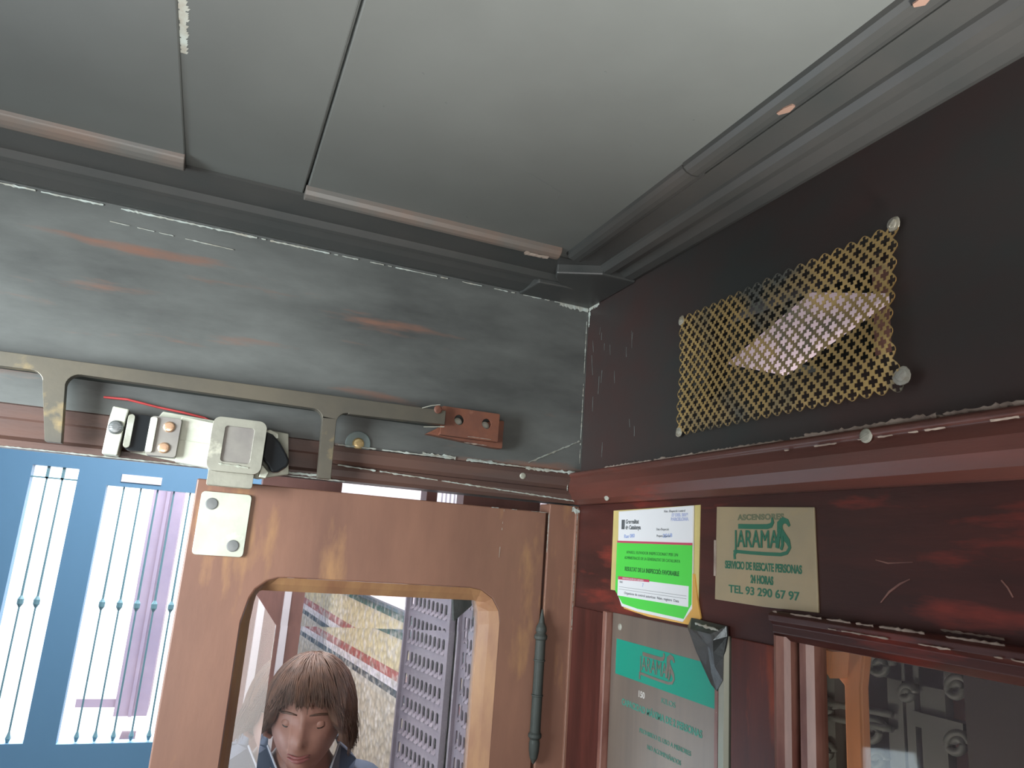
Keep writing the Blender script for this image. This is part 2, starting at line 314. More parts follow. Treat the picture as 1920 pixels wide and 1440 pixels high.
def crust(bm, fr, p0, p1, wd, d, seed, gap=0.35, step=0.0024, off=0.0):
    """ragged line of flaking paint along a joint; gap = share left bare"""
    rnd = random.Random(seed); u0, v0 = p0; u1, v1 = p1; Ln = math.hypot(u1 - u0, v1 - v0); n = max(3, int(Ln / step))
    run = []
    def flush():
        if len(run) > 2:
            a = [bm.verts.new(fr.p(u, v + hi, d)) for u, v, hi, lo in run]; b = [bm.verts.new(fr.p(u, v - lo, d)) for u, v, hi, lo in run]
            c = [bm.verts.new(fr.p(u, v + hi * .6, d + 0.0009)) for u, v, hi, lo in run]
            for i in range(len(run) - 1):
                bm.faces.new((a[i], a[i + 1], c[i + 1], c[i])); bm.faces.new((c[i], c[i + 1], b[i + 1], b[i]))
        run.clear()
    for i in range(n + 1):
        t = i / n
        g = (noise.noise(Vector((t * Ln * 45 + seed * 3.1, seed, 0))) * .65 + noise.noise(Vector((t * Ln * 210 + seed * 1.7, seed, 5))) * .5) * 0.5 + 0.5
        if g < gap: flush(); continue
        ww = wd * (0.25 + 1.2 * (g - gap) + 0.35 * rnd.random())
        vert = abs(u1 - u0) < abs(v1 - v0)
        if vert: run.append((u0 + (u1 - u0) * t, v0 + (v1 - v0) * t, 0, 0)); 
        else: run.append((u0 + (u1 - u0) * t, v0 + (v1 - v0) * t + off, ww * rnd.uniform(.3, 1), ww * rnd.uniform(.3, 1)))
        if vert:
            u, v, _, _ = run.pop(); wl = ww * rnd.uniform(.3, .9)
            b = [bm.verts.new(fr.p(u - wl, v, d)), bm.verts.new(fr.p(u + wl, v, d)), bm.verts.new(fr.p(u + wl * .7, v + step * (1 if v1 > v0 else -1) * 1.1, d + 0.0004)), bm.verts.new(fr.p(u - wl * .8, v + step * (1 if v1 > v0 else -1) * 1.1, d + .0004))]
            bm.faces.new(b)
    flush()
def text(name, body, fr, u, v, size, m, parent, d=0.0006, xs=1.0, align='CENTER', bold=0.0, rot=0.0, spacing=1.0, shear=0.0):
    c = bpy.data.curves.new(name, 'FONT'); c.body = body; c.size = size; c.align_x = align; c.align_y = 'CENTER'
    c.extrude = 0.0001; c.offset = bold; c.space_character = spacing; c.shear = shear
    t = bpy.data.objects.new('tmp', c); COL.objects.link(t)
    dg = bpy.context.evaluated_depsgraph_get(); me = bpy.data.meshes.new_from_object(t.evaluated_get(dg))
    bpy.data.objects.remove(t); bpy.data.curves.remove(c)
    me.transform(fr.mtx(u, v, d) @ Matrix.Rotation(rot, 4, 'Z') @ Matrix.Diagonal((xs, 1, 1, 1)))
    me.materials.clear(); me.materials.append(m)
    o = bpy.data.objects.new(name, me); COL.objects.link(o)
    o.parent = parent; o.matrix_parent_inverse = parent.matrix_world.inverted()
    return o
def screw_head(bm, fr, u, v, d, r, slot=0.3, h=None):
    h = h or r * 0.35
    o = fr.p(u, v, d)
    lathe(bm, o, fr.N, [(0, r), (h * .5, r * .97), (h * .85, r * .75), (h, r * .4), (h * 1.02, 0.0)], 18)
    # slot as two raised lips
    c, s = math.cos(slot), math.sin(slot)
    for sg in (-1, 1):
        q = [(u - c * r * .8 - s * r * .07 * sg, v - s * r * .8 + c * r * .07 * sg), (u + c * r * .8 - s * r * .07 * sg, v + s * r * .8 + c * r * .07 * sg),
             (u + c * r * .8 - s * r * .17 * sg, v + s * r * .8 + c * r * .17 * sg), (u - c * r * .8 - s * r * .17 * sg, v - s * r * .8 + c * r * .17 * sg)]
        a = [bm.verts.new(fr.p(x, y, d + h * .5)) for x, y in q]; b = [bm.verts.new(fr.p(x, y, d + h * 1.12)) for x, y in q]
        bm.faces.new(b); bm.faces.new(a[::-1])
        for k in range(4): bm.faces.new((a[k], a[(k + 1) % 4], b[(k + 1) % 4], b[k]))
NB = bmesh.new

# ================================================================== SETTING: cabin
# ceiling: two boards and a slightly sunken strip between them
bm = NB(); CE = 0.010
box(bm, C_, -0.3935, 0.03, -2.2, 0.03, CE, CE + 0.02)
box(bm, C_, -2.2, -0.507, -2.2, 0.03, CE, CE + 0.02)
box(bm, C_, -0.515, -0.3955, -2.2, 0.03, CE + 0.002, CE + 0.022)
box(bm, C_, -0.41, -0.38, -2.2, 0.03, CE + 0.012, CE + 0.03)
struct(obj('ceiling', bm, M['ceiling'], bevel=0.0015), 'dark grey painted boarded cabin ceiling')
# cornice boards along both walls (flat fillet with a rounded inner lip)
bm = NB()
pf = [(0.0, 0.0), (0.0, CE + 0.002), (-0.112, CE + 0.002), (-0.112, 0.0085), (-0.062, 0.0080), (-0.060, 0.006), (-0.056, 0.002), (-0.050, 0.001), (-0.046, 0.005), (-0.040, 0.005), (-0.030, 0.001), (-0.012, -0.002)]
Cy = Frame((0, 0, H), (1, 0, 0), (0, 1, 0), (0, 0, 1))
prof(bm, Cy, pf, -2.2, 0.0, 'u')
struct(obj('trim_1', bm, M['ceiling_trim']), 'dark cornice fillet along the front wall')
bm = NB()
pf2 = [(0.0, 0.0), (0.0, CE + 0.002), (-0.073, CE + 0.002), (-0.073, 0.0085), (-0.049, 0.0080), (-0.048, 0.005), (-0.044, 0.000), (-0.036, -0.001), (-0.030, 0.004), (-0.024, 0.004), (-0.016, -0.001), (-0.006, -0.002)]
prof(bm, Cy, pf2, -2.2, -0.0, 'v')
struct(obj('trim_2', bm, M['ceiling_trim']), 'dark cornice fillet along the right wall')
# rounded corner block where the two cornices meet
bm = NB()
arc = [(0.0, 0.0)] + [(-0.090 + 0.04 * math.sin(math.radians(a)), -0.058 - 0.035 + 0.035 * math.cos(math.radians(a))) for a in (0, 20, 40, 60, 80, 90)]
arc = [(0.0, 0.0), (-0.105, 0.0), (-0.100, -0.052)] + [(-0.050 - 0.045 * math.cos(math.radians(a)), -0.100 + 0.045 * math.sin(math.radians(a))) for a in (80, 60, 45, 30, 10)] + [(-0.046, -0.118), (0.0, -0.118)]
plate(bm, C_, arc, [], -0.0035, CE)
struct(obj('trim_3', bm, M['ceiling_trim'], bevel=0.002), 'curved dark cornice corner block')
# half-round ceiling beads
def bead_profile(c, wd, h, n=7, base=CE):
    return [(c - wd / 2, base + 0.001)] + [(c - wd / 2 * math.cos(math.pi * i / n), base - h * math.sin(math.pi * i / n)) for i in range(1, n)] + [(c + wd / 2, base + 0.001)]
bm = NB(); prof(bm, C_, bead_profile(-0.124, 0.026, 0.009), -2.2, -0.507, 'u')
struct(obj('trim_4', bm, M['bead'], bevel=0.001), 'rounded ceiling bead, left run')
bm = NB(); prof(bm, C_, bead_profile(-0.124, 0.022, 0.010), -0.395, -0.108, 'u')
struct(obj('trim_5', bm, M['bead'], bevel=0.001), 'rounded reddish ceiling bead between strip and corner')
bm = NB(); prof(bm, C_, bead_profile(-0.086, 0.026, 0.008), -0.350, -0.125, 'v'); prof(bm, C_, bead_profile(-0.088, 0.024, 0.009), -2.2, -0.353, 'v')
struct(obj('trim_6', bm, M['ceiling_trim'], smooth=False), 'rounded ceiling bead beside the right wall')
# scraped paint on beads and ceiling
bm = NB()
Dn = Frame((0, 0, H), (1, 0, 0), (0, 1, 0), (0, 0, -1))
crust(bm, Dn, (-0.150, -0.122), (-0.120, -0.122), 0.005, 0.0000, 5, gap=0.2); crust(bm, Dn, (-0.145, -0.112), (-0.125, -0.113), 0.003, -0.003, 6, gap=0.2)
struct(obj('trim_7', bm, M['crust_cream']), 'chipped cream paint on the bead end')

# front wall: frieze above the door
bm = NB(); box(bm, L_, -2.2, 0.0, -0.268, 0.0, -0.035, 0.0)
struct(obj('wall_front', bm, M['frieze']), 'sooty dark wooden frieze above the cabin door')
bm = NB()
prof(bm, L_, [(-0.229, 0.0), (-0.2305, 0.004), (-0.236, 0.0055), (-0.246, 0.004), (-0.250, 0.001), (-0.2515, 0.004), (-0.257, 0.0065), (-0.264, 0.0055), (-0.268, 0.002), (-0.268, 0.0)], -0.318, 0.0, 'u')
struct(obj('trim_8', bm, M['ledge']), 'brown moulded door head below the frieze')
bm = NB()
prof(bm, L_, [(-0.226, 0.0), (-0.2275, 0.002), (-0.240, 0.002), (-0.242, 0.0005), (-0.258, 0.001), (-0.262, 0.006), (-0.269, 0.006), (-0.270, 0.0)], -2.2, -0.318, 'u')
struct(obj('trim_9', bm, M['ledge']), 'door head moulding behind the lock')
bm = NB()
crust(bm, L_, (-0.312, -0.2285), (0.0, -0.2285), 0.0022, 0.0042, 1, gap=0.40)
crust(bm, L_, (-0.215, -0.2270), (-0.10, -0.2275), 0.0045, 0.0012, 2, gap=0.45)
crust(bm, L_, (-0.31, -0.2515), (-0.01, -0.2640), 0.0018, 0.0064, 3, gap=0.35)
crust(bm, L_, (-0.08, -0.2295), (0.0, -0.2285), 0.0028, 0.0048, 4, gap=0.15)
crust(bm, L_, (-0.42, -0.2665), (-0.33, -0.2655), 0.0030, 0.0066, 9, gap=0.30)
crust(bm, L_, (-0.66, -0.2690), (-0.30, -0.2690), 0.0010, 0.0068, 10, gap=0.10)
struct(obj('trim_10', bm, M['crust']), 'pale flaking paint along the door head joints')
bm = NB()
crust(bm, L_, (-0.70, -0.0035), (-0.35, -0.0035), 0.0022, 0.0007, 11, gap=0.35)
crust(bm, L_, (-0.40, -0.0035), (0.0, -0.0035), 0.0015, 0.0007, 12, gap=0.42)
crust(bm, L_, (-0.045, -0.0045), (-0.002, -0.0060), 0.0050, 0.0009, 13, gap=0.05)
crust(bm, L_, (-0.58, -0.020), (-0.44, -0.024), 0.0012, 0.0005, 14, gap=0.42)
crust(bm, L_, (-0.003, -0.215), (-0.003, -0.02), 0.0016, 0.0006, 15, gap=0.42)
crust(bm, L_, (-0.075, -0.222), (-0.004, -0.186), 0.0028, 0.0006, 16, gap=0.40)
struct(obj('trim_11', bm, M['crust']), 'pale paint scrapes along the top and corner of the frieze')
bm = NB()
crust(bm, R_, (0.002, -0.0040), (0.030, -0.0030), 0.0055, 0.0008, 21, gap=0.1)
crust(bm, R_, (0.003, -0.030), (0.003, -0.004), 0.0040, 0.0006, 22, gap=0.1)
crust(bm, R_, (0.0, -0.2285), (0.09, -0.2285), 0.0024, 0.0050, 23, gap=0.2)
crust(bm, R_, (0.004, -0.262), (0.004, -0.230), 0.0016, 0.0200, 24, gap=0.2)
struct(obj('trim_12', bm, M['crust']), 'pale paint in the corner of the right wall')
# reddish scuffed patch high on the left of the frieze
bm = NB()
# right wall: upper panel with the vent opening
bm.free(); bm = NB()
plate(bm, R_, rect(0.0, 2.2, -0.229, 0.0), [rect(0.262, 0.472, -0.172, -0.092)], -0.022, 0.0)
struct(obj('wall_right', bm, M['upper_right']), 'near-black wooden panel of the right cabin wall')
bm = NB()
prof(bm, R_, [(-0.2285, 0.0), (-0.2285, 0.016), (-0.2305, 0.0185), (-0.2335, 0.0185), (-0.236, 0.0165), (-0.245, 0.0185), (-0.254, 0.0180), (-0.263, 0.013), (-0.2685, 0.006), (-0.269, 0.0)][::-1], 0.0, 2.2, 'u')
struct(obj('trim_13', bm, M['rail_wood'], smooth=False, bevel=0.0008), 'maroon moulded rail between the vent panel and the sign board')
bm = NB()
crust(bm, R_, (0.08, -0.2275), (2.0, -0.2262), 0.0030, 0.0105, 31, gap=0.28)
crust(bm, R_, (0.40, -0.2268), (0.62, -0.2262), 0.0038, 0.0125, 33, gap=0.32)
crust(bm, R_, (0.38, -0.2375), (0.62, -0.2355), 0.0016, 0.0188, 34, gap=0.48)
struct(obj('trim_14', bm, M['crust_cream']), 'cream flaking paint on the rail of the right wall')
# screws in the rail: individual things
def wall_screw(fr, u, v, d, r, m, label, slot=0.4):
    b = NB(); screw_head(b, fr, u, v, d, r, slot); return tag(obj('screw', b, m, smooth=False), label, 'screw')
wall_screw(R_, 0.463, -0.2345, 0.0178, 0.0052, M['pale_screw'], 'pale paint-crusted screw in the rail below the right end of the vent grille')
wall_screw(R_, 0.092, -0.262, 0.012, 0.0050, M['pale_screw'], 'small dull screw low in the rail above the green inspection sticker')
wall_screw(L_, -0.083, -0.2395, 0.0045, 0.0042, M['pale_screw'], 'small painted screw in the door head near the cabin corner')
# sign board and lower right wall with two openings
bm = NB()
plate(bm, R_, rect(0.0, 2.2, -2.25, -0.269), [rect(0.086, 0.298, -1.30, -0.390), rect(0.356, 1.30, -1.30, -0.378)], -0.020, 0.0)
struct(obj('wall_right_lower', bm, M['maroon']), 'maroon varnished board of the lower right wall')
# upright faces over the board, grained vertically
bm = NB(); box(bm, R_, 0.0, 0.084, -2.25, -0.392, 0.0, 0.0025)
box(bm, R_, 0.300, 0.354, -2.25, -0.390, 0.0, 0.0025)
struct(obj('trim_15', bm, M['maroon_v'], bevel=0.001), 'maroon upright stiles of the right wall')
# opening 1 lining
bm = NB(); box(bm, R_, 0.0795, 0.0870, -1.30, -0.390, -0.008, 0.0045)
struct(obj('trim_16', bm, M['pinkwood'], bevel=0.0015), 'worn wooden edge left of the steel plaque')
# opening 2 (cabin side window) mouldings
bm = NB()
prof(bm, R_, [(-0.3625, 0.0), (-0.3630, 0.009), (-0.3655, 0.0125), (-0.3700, 0.0120), (-0.3730, 0.008), (-0.3790, 0.008), (-0.384, 0.003), (-0.386, -0.012), (-0.378, -0.012), (-0.375, 0.0)], 0.357, 1.32, 'u')
w1 = struct(obj('window_1', bm, M['maroon'], bevel=0.0006), 'dark side window of the right cabin wall')
b2 = NB(); prof(b2, R_, [(0.3565, 0.0), (0.3575, 0.007), (0.362, 0.009), (0.369, 0.0075), (0.3715, 0.003), (0.3725, -0.004), (0.3725, -0.016), (0.3565, -0.016)], -1.30, -0.381, 'v')
obj('frame_moulding', b2, M['pinkwood'], w1)
b2 = NB(); prof(b2, R_, [(0.3765, -0.016), (0.3765, -0.002), (0.379, 0.0015), (0.385, 0.0010), (0.3885, -0.004), (0.3885, -0.016)], -1.30, -0.384, 'v')
obj('glazing_bead', b2, M['pinkwood'], w1)
b2 = NB(); box(b2, R_, 0.3725, 0.3765, -1.30, -0.384, -0.016, -0.008); obj('groove', b2, M['bronze'], w1)
b2 = NB(); box(b2, R_, 0.388, 1.30, -1.30, -0.384, -0.013, -0.010); obj('pane', b2, M['window_glass'], w1)
b2 = NB()
crust(b2, R_, (0.36, -0.3630), (1.0, -0.3630), 0.0022, 0.0098, 41, gap=0.40); crust(b2, R_, (0.41, -0.3690), (0.56, -0.3700), 0.0016, 0.0128, 42, gap=0.44)
crust(b2, R_, (0.50, -0.3600), (0.54, -0.3600), 0.0016, 0.002, 43, gap=0.35)
obj('flaked_paint', b2, M['crust_cream'], w1)

# floor of the cabin and of the landing
bm = NB(); box(bm, C_, -2.2, 0.03, -2.2, -0.0, -H - 0.05, -H); struct(obj('floor', bm, M['lift_floor']), 'worn wooden lift floor')
bm = NB(); box(bm, C_, -3.2, 3.2, 0.0, 7.0, -H - 0.05, -H); struct(obj('floor_landing', bm, M['hall_floor']), 'grey tiled landing floor')

# ================================================================== cabin door (door_1)
GX0, GX1, GZ1, GZ0 = -0.378, -0.120, -0.392, -1.05
front = [(-0.388, GZ0 - .01), (-0.098, GZ0 - .01), (-0.098, -0.415)] + [(-0.098 - 0.040 + 0.040 * math.cos(math.radians(a)), -0.415 + 0.038 * math.sin(math.radians(a))) for a in (20, 45, 70, 90)] \
      + [(-0.345, -0.377)] + [(-0.350 + 0.034 * math.cos(math.radians(a)), -0.408 + 0.031 * math.sin(math.radians(a))) for a in (100, 120, 145, 165)] + [(-0.388, -0.425)]
bm = NB(); plate(bm, L_, rect(-0.452, -0.045, -2.23, -0.281), [front], -0.030, 0.0)
door1 = struct(obj('door_1', bm, M['door'], bevel=0.0015), 'orange-brown wooden cabin door leaf with bevelled glass')
inner = [(GX0, GZ0), (GX1, GZ0), (GX1, -0.42)] + [(GX1 - 0.0015, GZ1 - 0.012), (GX1 - 0.003, GZ1 - 0.006), (GX1 - 0.005, GZ1 - 0.001), (GX1 - 0.008, GZ1)] + [(-0.345, GZ1)] + [(GX0 + 0.008, GZ1), (GX0 + 0.005, GZ1 - 0.001), (GX0 + 0.003, GZ1 - 0.005), (GX0 + 0.0015, GZ1 - 0.012)] + [(GX0, -0.425)]
bm = NB()
a = [bm.verts.new(L_.p(u, v, 0.0003)) for u, v in front]; mid = [bm.verts.new(L_.p((u + x) / 2, (v + y) / 2, -0.0055)) for (u, v), (x, y) in zip(front, inner)]
b_ = [bm.verts.new(L_.p(u, v, -0.013)) for u, v in inner]; c_ = [bm.verts.new(L_.p(u, v, -0.030)) for u, v in inner]
for r0, r1 in ((a, mid), (mid, b_), (b_, c_)):
    for i in range(len(a)): bm.faces.new((r0[i], r0[(i + 1) % len(a)], r1[(i + 1) % len(a)], r1[i]))
obj('glazing_chamfer', bm, M['door_edge'], door1, smooth=False)['label'] = 'light orange worn chamfer around the glass'
# clear bevelled pane replacing a mirror: thick centre, edges ground down
bm = NB()
gu0, gu1, gv0, gv1 = GX0 - 0.004, GX1 + 0.004, GZ0 - 0.004, GZ1 + 0.004
def ring(u0, u1, v0, v1, d): return [bm.verts.new(L_.p(u, v, d)) for u, v in rect(u0, u1, v0, v1)]
e0 = ring(gu0, gu1, gv0, gv1, -0.0215); e1 = ring(gu0, gu1, gv0, gv1, -0.0195); e2 = ring(gu0 + 0.032, gu1 - 0.014, gv0 + 0.04, gv1 - 0.040, -0.0168)
for r0, r1 in ((e0, e1), (e1, e2)):
    for i in range(4): bm.faces.new((r0[i], r0[(i + 1) % 4], r1[(i + 1) % 4], r1[i]))
bm.faces.new(e2); bm.faces.new(e0[::-1])
obj('pane', bm, M['glass'], door1)['label'] = 'clear glass pane with ground bevelled edges, in place of a mirror'
# strike plate on the door
bm = NB(); plate(bm, L_, rrect(-0.4455, -0.3955, -0.3585, -0.2935, 0.004, 4), [], 0.0, 0.0035)
sp_ = obj('strike_plate', bm, M['ivory'], door1, bevel=0.0006); sp_['label'] = 'ivory strike plate at the top of the door'
for u, v in ((-0.434, -0.306), (-0.407, -0.3475)):
    b2 = NB(); lathe(b2, L_.p(u, v, 0.0036), L_.N, [(0, 0.0062), (0.0006, 0.006), (0.0008, 0.0052), (0.0009, 0.001)], 20)
    obj('screw', b2, M['screw'], sp_)
# hinge
hx, hd = -0.0455, 0.006
hb = NB()
lathe(hb, L_.p(hx, -0.535, hd), (0, 0, 1), [(0, .0062), (0.039, .0062), (0.0395, .0070), (0.041, .0070), (0.0415, .0060), (0.078, .0060), (0.0785, .0070), (0.080, .0070), (0.0805, .0062), (0.102, .0060)], 20)
hinge = obj('hinge', hb, M['iron'], door1, smooth=False); hinge['label'] = 'dark steel knuckle hinge with turned finials'
hb = NB(); lathe(hb, L_.p(hx, -0.433, hd), (0, 0, 1), [(0, .0060), (.002, .0078), (.005, .0080), (.008, .0055), (.011, .0066), (.015, .0062), (.020, .0035), (.026, .0026), (.036, .0008)], 20); obj('finial', hb, M['iron'], hinge)
hb = NB(); lathe(hb, L_.p(hx, -0.535, hd), (0, 0, -1), [(0, .0060), (.002, .0078), (.005, .0080), (.008, .0055), (.012, .0064), (.020, .0060), (.028, .0045), (.034, .001)], 20); obj('finial', hb, M['iron'], hinge)
hb = NB(); box(hb, L_, hx - 0.014, hx + 0.010, -0.530, -0.438, -0.001, 0.0010); hb.free()
# jamb right of the door
bm = NB(); box(bm, L_, -0.0415, 0.0, -2.25, -0.2700, -0.030, 0.0012); box(bm, L_, -0.006, 0.0, -2.25, -0.272, 0.0, 0.004)
struct(obj('trim_17', bm, M['door'], bevel=0.0012), 'orange-brown jamb between the door and the cabin corner')
bm = NB(); crust(bm, L_, (-0.0425, -0.330), (-0.0425, -0.283), 0.0010, 0.0016, 51, gap=.30); crust(bm, L_, (-0.0120, -0.274), (-0.001, -0.276), 0.0040, 0.0040, 52, gap=0.1)
crust(bm, L_, (-0.004, -0.42), (-0.004, -0.275), 0.0010, 0.0044, 53, gap=.42); crust(bm, L_, (-0.105, -0.34), (-0.103, -0.285), 0.0007, 0.0006, 54, gap=.50)
crust(bm, L_, (-0.12, -0.2815), (-0.045, -0.2815), 0.0010, 0.0008, 55, gap=.48)
struct(obj('trim_18', bm, M['crust']), 'thin pale paint chips on the jamb')

# ================================================================== bronze rail with drop posts
bm = NB()
def corner(cu, cv, r, a0, a1, n=6): return [(cu + r * math.cos(math.radians(a0 + (a1 - a0) * i / n)), cv + r * math.sin(math.radians(a0 + (a1 - a0) * i / n))) for i in range(n + 1)]
tp, bt, r = -0.1800, -0.1955, 0.012
outl = [(-0.90, tp - .004), (-0.197, tp + 0.003), (-0.197, bt + 0.002), (-0.321 + r, bt - .001)] + corner(-0.321 + r, bt - r, r, 90, 180) + [(-0.319, -0.270), (-0.333, -0.270)] \
     + corner(-0.336 - r, bt - r, r, 0, 90) + corner(-0.583 + r, bt - r + .002, r, 90, 180) + [(-0.576, -0.262), (-0.590, -0.262)] + corner(-0.602 - r, bt - r, r, 0, 90) + [(-0.90, bt - .002)]
plate(bm, L_, outl, [], 0.018, 0.030)
rail = tag(obj('metal_rail', bm, M['bronze'], bevel=0.0008), 'long dull bronze flat rail with rounded drop posts across the front wall above the door', 'rail')
bm = NB()   # the flange that carries the rail off the wall
box(bm, L_, -0.90, -0.200, -0.1935, -0.1835, 0.0, 0.0182)
obj('flange', bm, M['iron'], rail)['label'] = 'dark flange behind the bronze rail'

# rust-coloured end bracket
br = tag(empty('end_bracket', L_.p(-0.158, -0.208, 0)), 'rust brown steel bracket with two round holes at the right end of the bronze rail', 'bracket')
bm = NB(); plate(bm, L_, [(-0.213, -0.2040), (-0.196, -0.193), (-0.120, -0.176), (-0.1165, -0.176), (-0.1165, -0.2105), (-0.13, -0.2105)], [], 0.0, 0.013)
obj('back_plate', bm, M['rust'], br, bevel=0.001)
bm = NB(); plate(bm, L_, rrect(-0.199, -0.126, -0.2045, -0.1700, 0.0015, 3), [circ(-0.177, -0.184, 0.0062), circ(-0.142, -0.184, 0.0062)], 0.018, 0.0215)
fp = obj('front_plate', bm, M['rust'], br, bevel=0.0005)
bm = NB(); box(bm, L_, -0.1985, -0.1265, -0.2045, -0.2015, 0.0, 0.0182); box(bm, L_, -0.1985, -0.1265, -0.1725, -0.1700, 0.0, 0.0182); obj('web', bm, M['rust'], br)
for u in (-0.177, -0.142):
    bm = NB(); lathe(bm, L_.p(u, -0.186, 0.0130), L_.N, [(0, .0055), (.002, .0053), (.003, .003)], 16); obj('bolt', bm, M['pale_screw'], br)['label'] = 'grey bolt seen inside a hole'
bm = NB(); tube(bm, [L_.p(-0.226, -0.178, .031), L_.p(-0.215, -0.1735, .031), L_.p(-0.205, -0.171, .030)], 0.0007); tube(bm, [L_.p(-0.222, -0.1995, .030), L_.p(-0.198, -0.1965, .032)], 0.0006)
obj('wire_end', bm, M['pale_screw'], br)['label'] = 'thin pale wire end'
bm = NB(); screw_head(bm, L_, -0.207, -0.177, 0.0305, 0.005, 1.0); obj('rivet', bm, M['rust'], br)
bm = NB(); crust(bm, L_, (-0.185, -0.2085), (-0.125, -0.2095), 0.0012, 0.0131, 61, gap=.42); crust(bm, L_, (-0.165, -0.2025), (-0.135, -0.2025), 0.0010, 0.0217, 62, gap=.42); obj('flaked_paint', bm, M['crust_cream'], br)

# washer with brass screw
bm = NB(); lathe(bm, L_.p(-0.2895, -0.2245, 0), L_.N, [(0, .0145), (.0018, .0145), (.0024, .0138), (.0026, .001)], 32)
ws = tag(obj('washer', bm, M['washer']), 'round grey-green washer right of the bronze drop post', 'washer')
bm = NB(); screw_head(bm, L_, -0.2895, -0.2245, 0.0026, 0.0068, 0.2); screw_head(bm, L_, -0.2895, -0.2245, 0.0027, 0.0045, 1.77); obj('screw', bm, M['brass_screw'], ws)['label'] = 'brass cross-head screw in its centre'

# ================================================================== electric door lock on the frieze
lk = tag(empty('door_lock', L_.p(-0.45, -0.265, 0)), 'ivory and black electric door lock under the bronze rail above the door gap', 'door lock')
bm = NB(); plate(bm, L_, [(-0.541, -0.268), (-0.527, -0.268), (-0.5255, -0.232), (-0.524, -0.2215), (-0.539, -0.2200), (-0.5405, -0.235)], [], 0.0, 0.029)
mp = obj('mounting_lug', bm, M['ivory'], lk, bevel=0.0015)
bm = NB(); screw_head(bm, L_, -0.5330, -0.2410, 0.029, 0.0070, 0.03, 0.004); obj('screw', bm, M['screw'], mp)
bm = NB(); plate(bm, L_, [(-0.519, -0.262), (-0.392, -0.276), (-0.362, -0.268), (-0.368, -0.224), (-0.495, -0.217), (-0.500, -0.226)], [], 0.0, 0.012)
obj('base_plate', bm, M['ivory'], lk, bevel=0.001)
bm = NB(); plate(bm, L_, rrect(-0.523, -0.502, -0.262, -0.2255, 0.005, 4), [], 0.010, 0.030)
blk = obj('contact_block', bm, M['black'], lk, bevel=0.002); blk['label'] = 'glossy black contact block'
bm = NB(); plate(bm, L_, rrect(-0.5235, -0.5175, -0.260, -0.2265, 0.003, 4), [], 0.030, 0.033); obj('clip', bm, M['pale_screw'], blk, bevel=0.001)
bm = NB(); plate(bm, L_, rrect(-0.503, -0.475, -0.2645, -0.2250, 0.003, 4), [], 0.012, 0.030)
tpn = obj('terminal_plate', bm, M['ivory_grey'], lk, bevel=0.001)
bm = NB(); plate(bm, L_, rrect(-0.5035, -0.497, -0.262, -0.2265, 0.002, 3), [], 0.030, 0.0325); obj('clip', bm, M['ivory'], tpn, bevel=0.001)
for u, v in ((-0.4855, -0.2345), (-0.4870, -0.2560)):
    bm = NB(); screw_head(bm, L_, u, v, 0.030, 0.0056, 0.5); obj('screw', bm, M['copper'], tpn)['label'] = 'bright copper screw'
bm = NB(); plate(bm, L_, [(-0.475, -0.268), (-0.440, -0.271), (-0.441, -0.2245), (-0.476, -0.2215)], [], 0.012, 0.024)
plate(bm, L_, [(-0.474, -0.246), (-0.441, -0.2475), (-0.441, -0.2465), (-0.474, -0.245)], [], 0.024, 0.0246)
obj('lock_case', bm, M['ivory'], lk, bevel=0.001)
# hood with recessed face
bm = NB(); plate(bm, L_, rrect(-0.4455, -0.3925, -0.274, -0.2185, 0.008, 6), [rrect(-0.433, -0.4045, -0.264, -0.2270, 0.003, 4)], 0.012, 0.040)
plate(bm, L_, rrect(-0.4425, -0.398, -0.288, -0.262, 0.002, 3), [], 0.012, 0.0300)
hd_ = obj('hood', bm, M['hood'], lk, bevel=0.0025); hd_['label'] = 'worn metal hood with a recessed square face'
bm = NB(); box(bm, L_, -0.434, -0.4035, -0.265, -0.2260, 0.030, 0.0378); obj('recessed_face', bm, M['ivory_grey'], hd_)
bm = NB(); crust(bm, L_, (-0.434, -0.2665), (-0.405, -0.2680), 0.0018, 0.0404, 71, gap=.2); obj('flaked_paint', bm, M['ivory'], hd_)
# lens-shaped black cam on the right
bm = NB(); cam_out = [(-0.393, -0.2265), (-0.385, -0.229), (-0.377, -0.2365), (-0.368, -0.2490), (-0.3645, -0.2555), (-0.366, -0.262), (-0.374, -0.2685), (-0.381, -0.270), (-0.386, -0.262), (-0.393, -0.255)]
plate(bm, L_, cam_out, [], 0.012, 0.032); obj('cam', bm, M['black'], lk, bevel=0.005)['label'] = 'rounded glossy black cam'
bm = NB(); plate(bm, L_, [(-0.394, -0.228), (-0.389, -0.2245), (-0.380, -0.2275), (-0.379, -0.233), (-0.386, -0.234)], [], 0.010, 0.031); obj('cam_bracket', bm, M['ivory'], lk, bevel=0.0008)
bm = NB(); plate(bm, L_, [(-0.392, -0.262), (-0.384, -0.270), (-0.386, -0.276), (-0.393, -0.2755)], [], 0.010, 0.033)
obj('cam_bracket', bm, M['ivory'], lk, bevel=0.0008)
bm = NB(); tube(bm, [L_.p(-0.552, -0.209, .004), L_.p(-0.53, -0.2085, .006), L_.p(-0.50, -0.2125, .005), L_.p(-0.475, -0.2150, .007), L_.p(-0.455, -0.2175, .006), L_.p(-0.445, -0.222, .008)], 0.0012)
obj('wire', bm, M['red'], lk)['label'] = 'thin red wire'

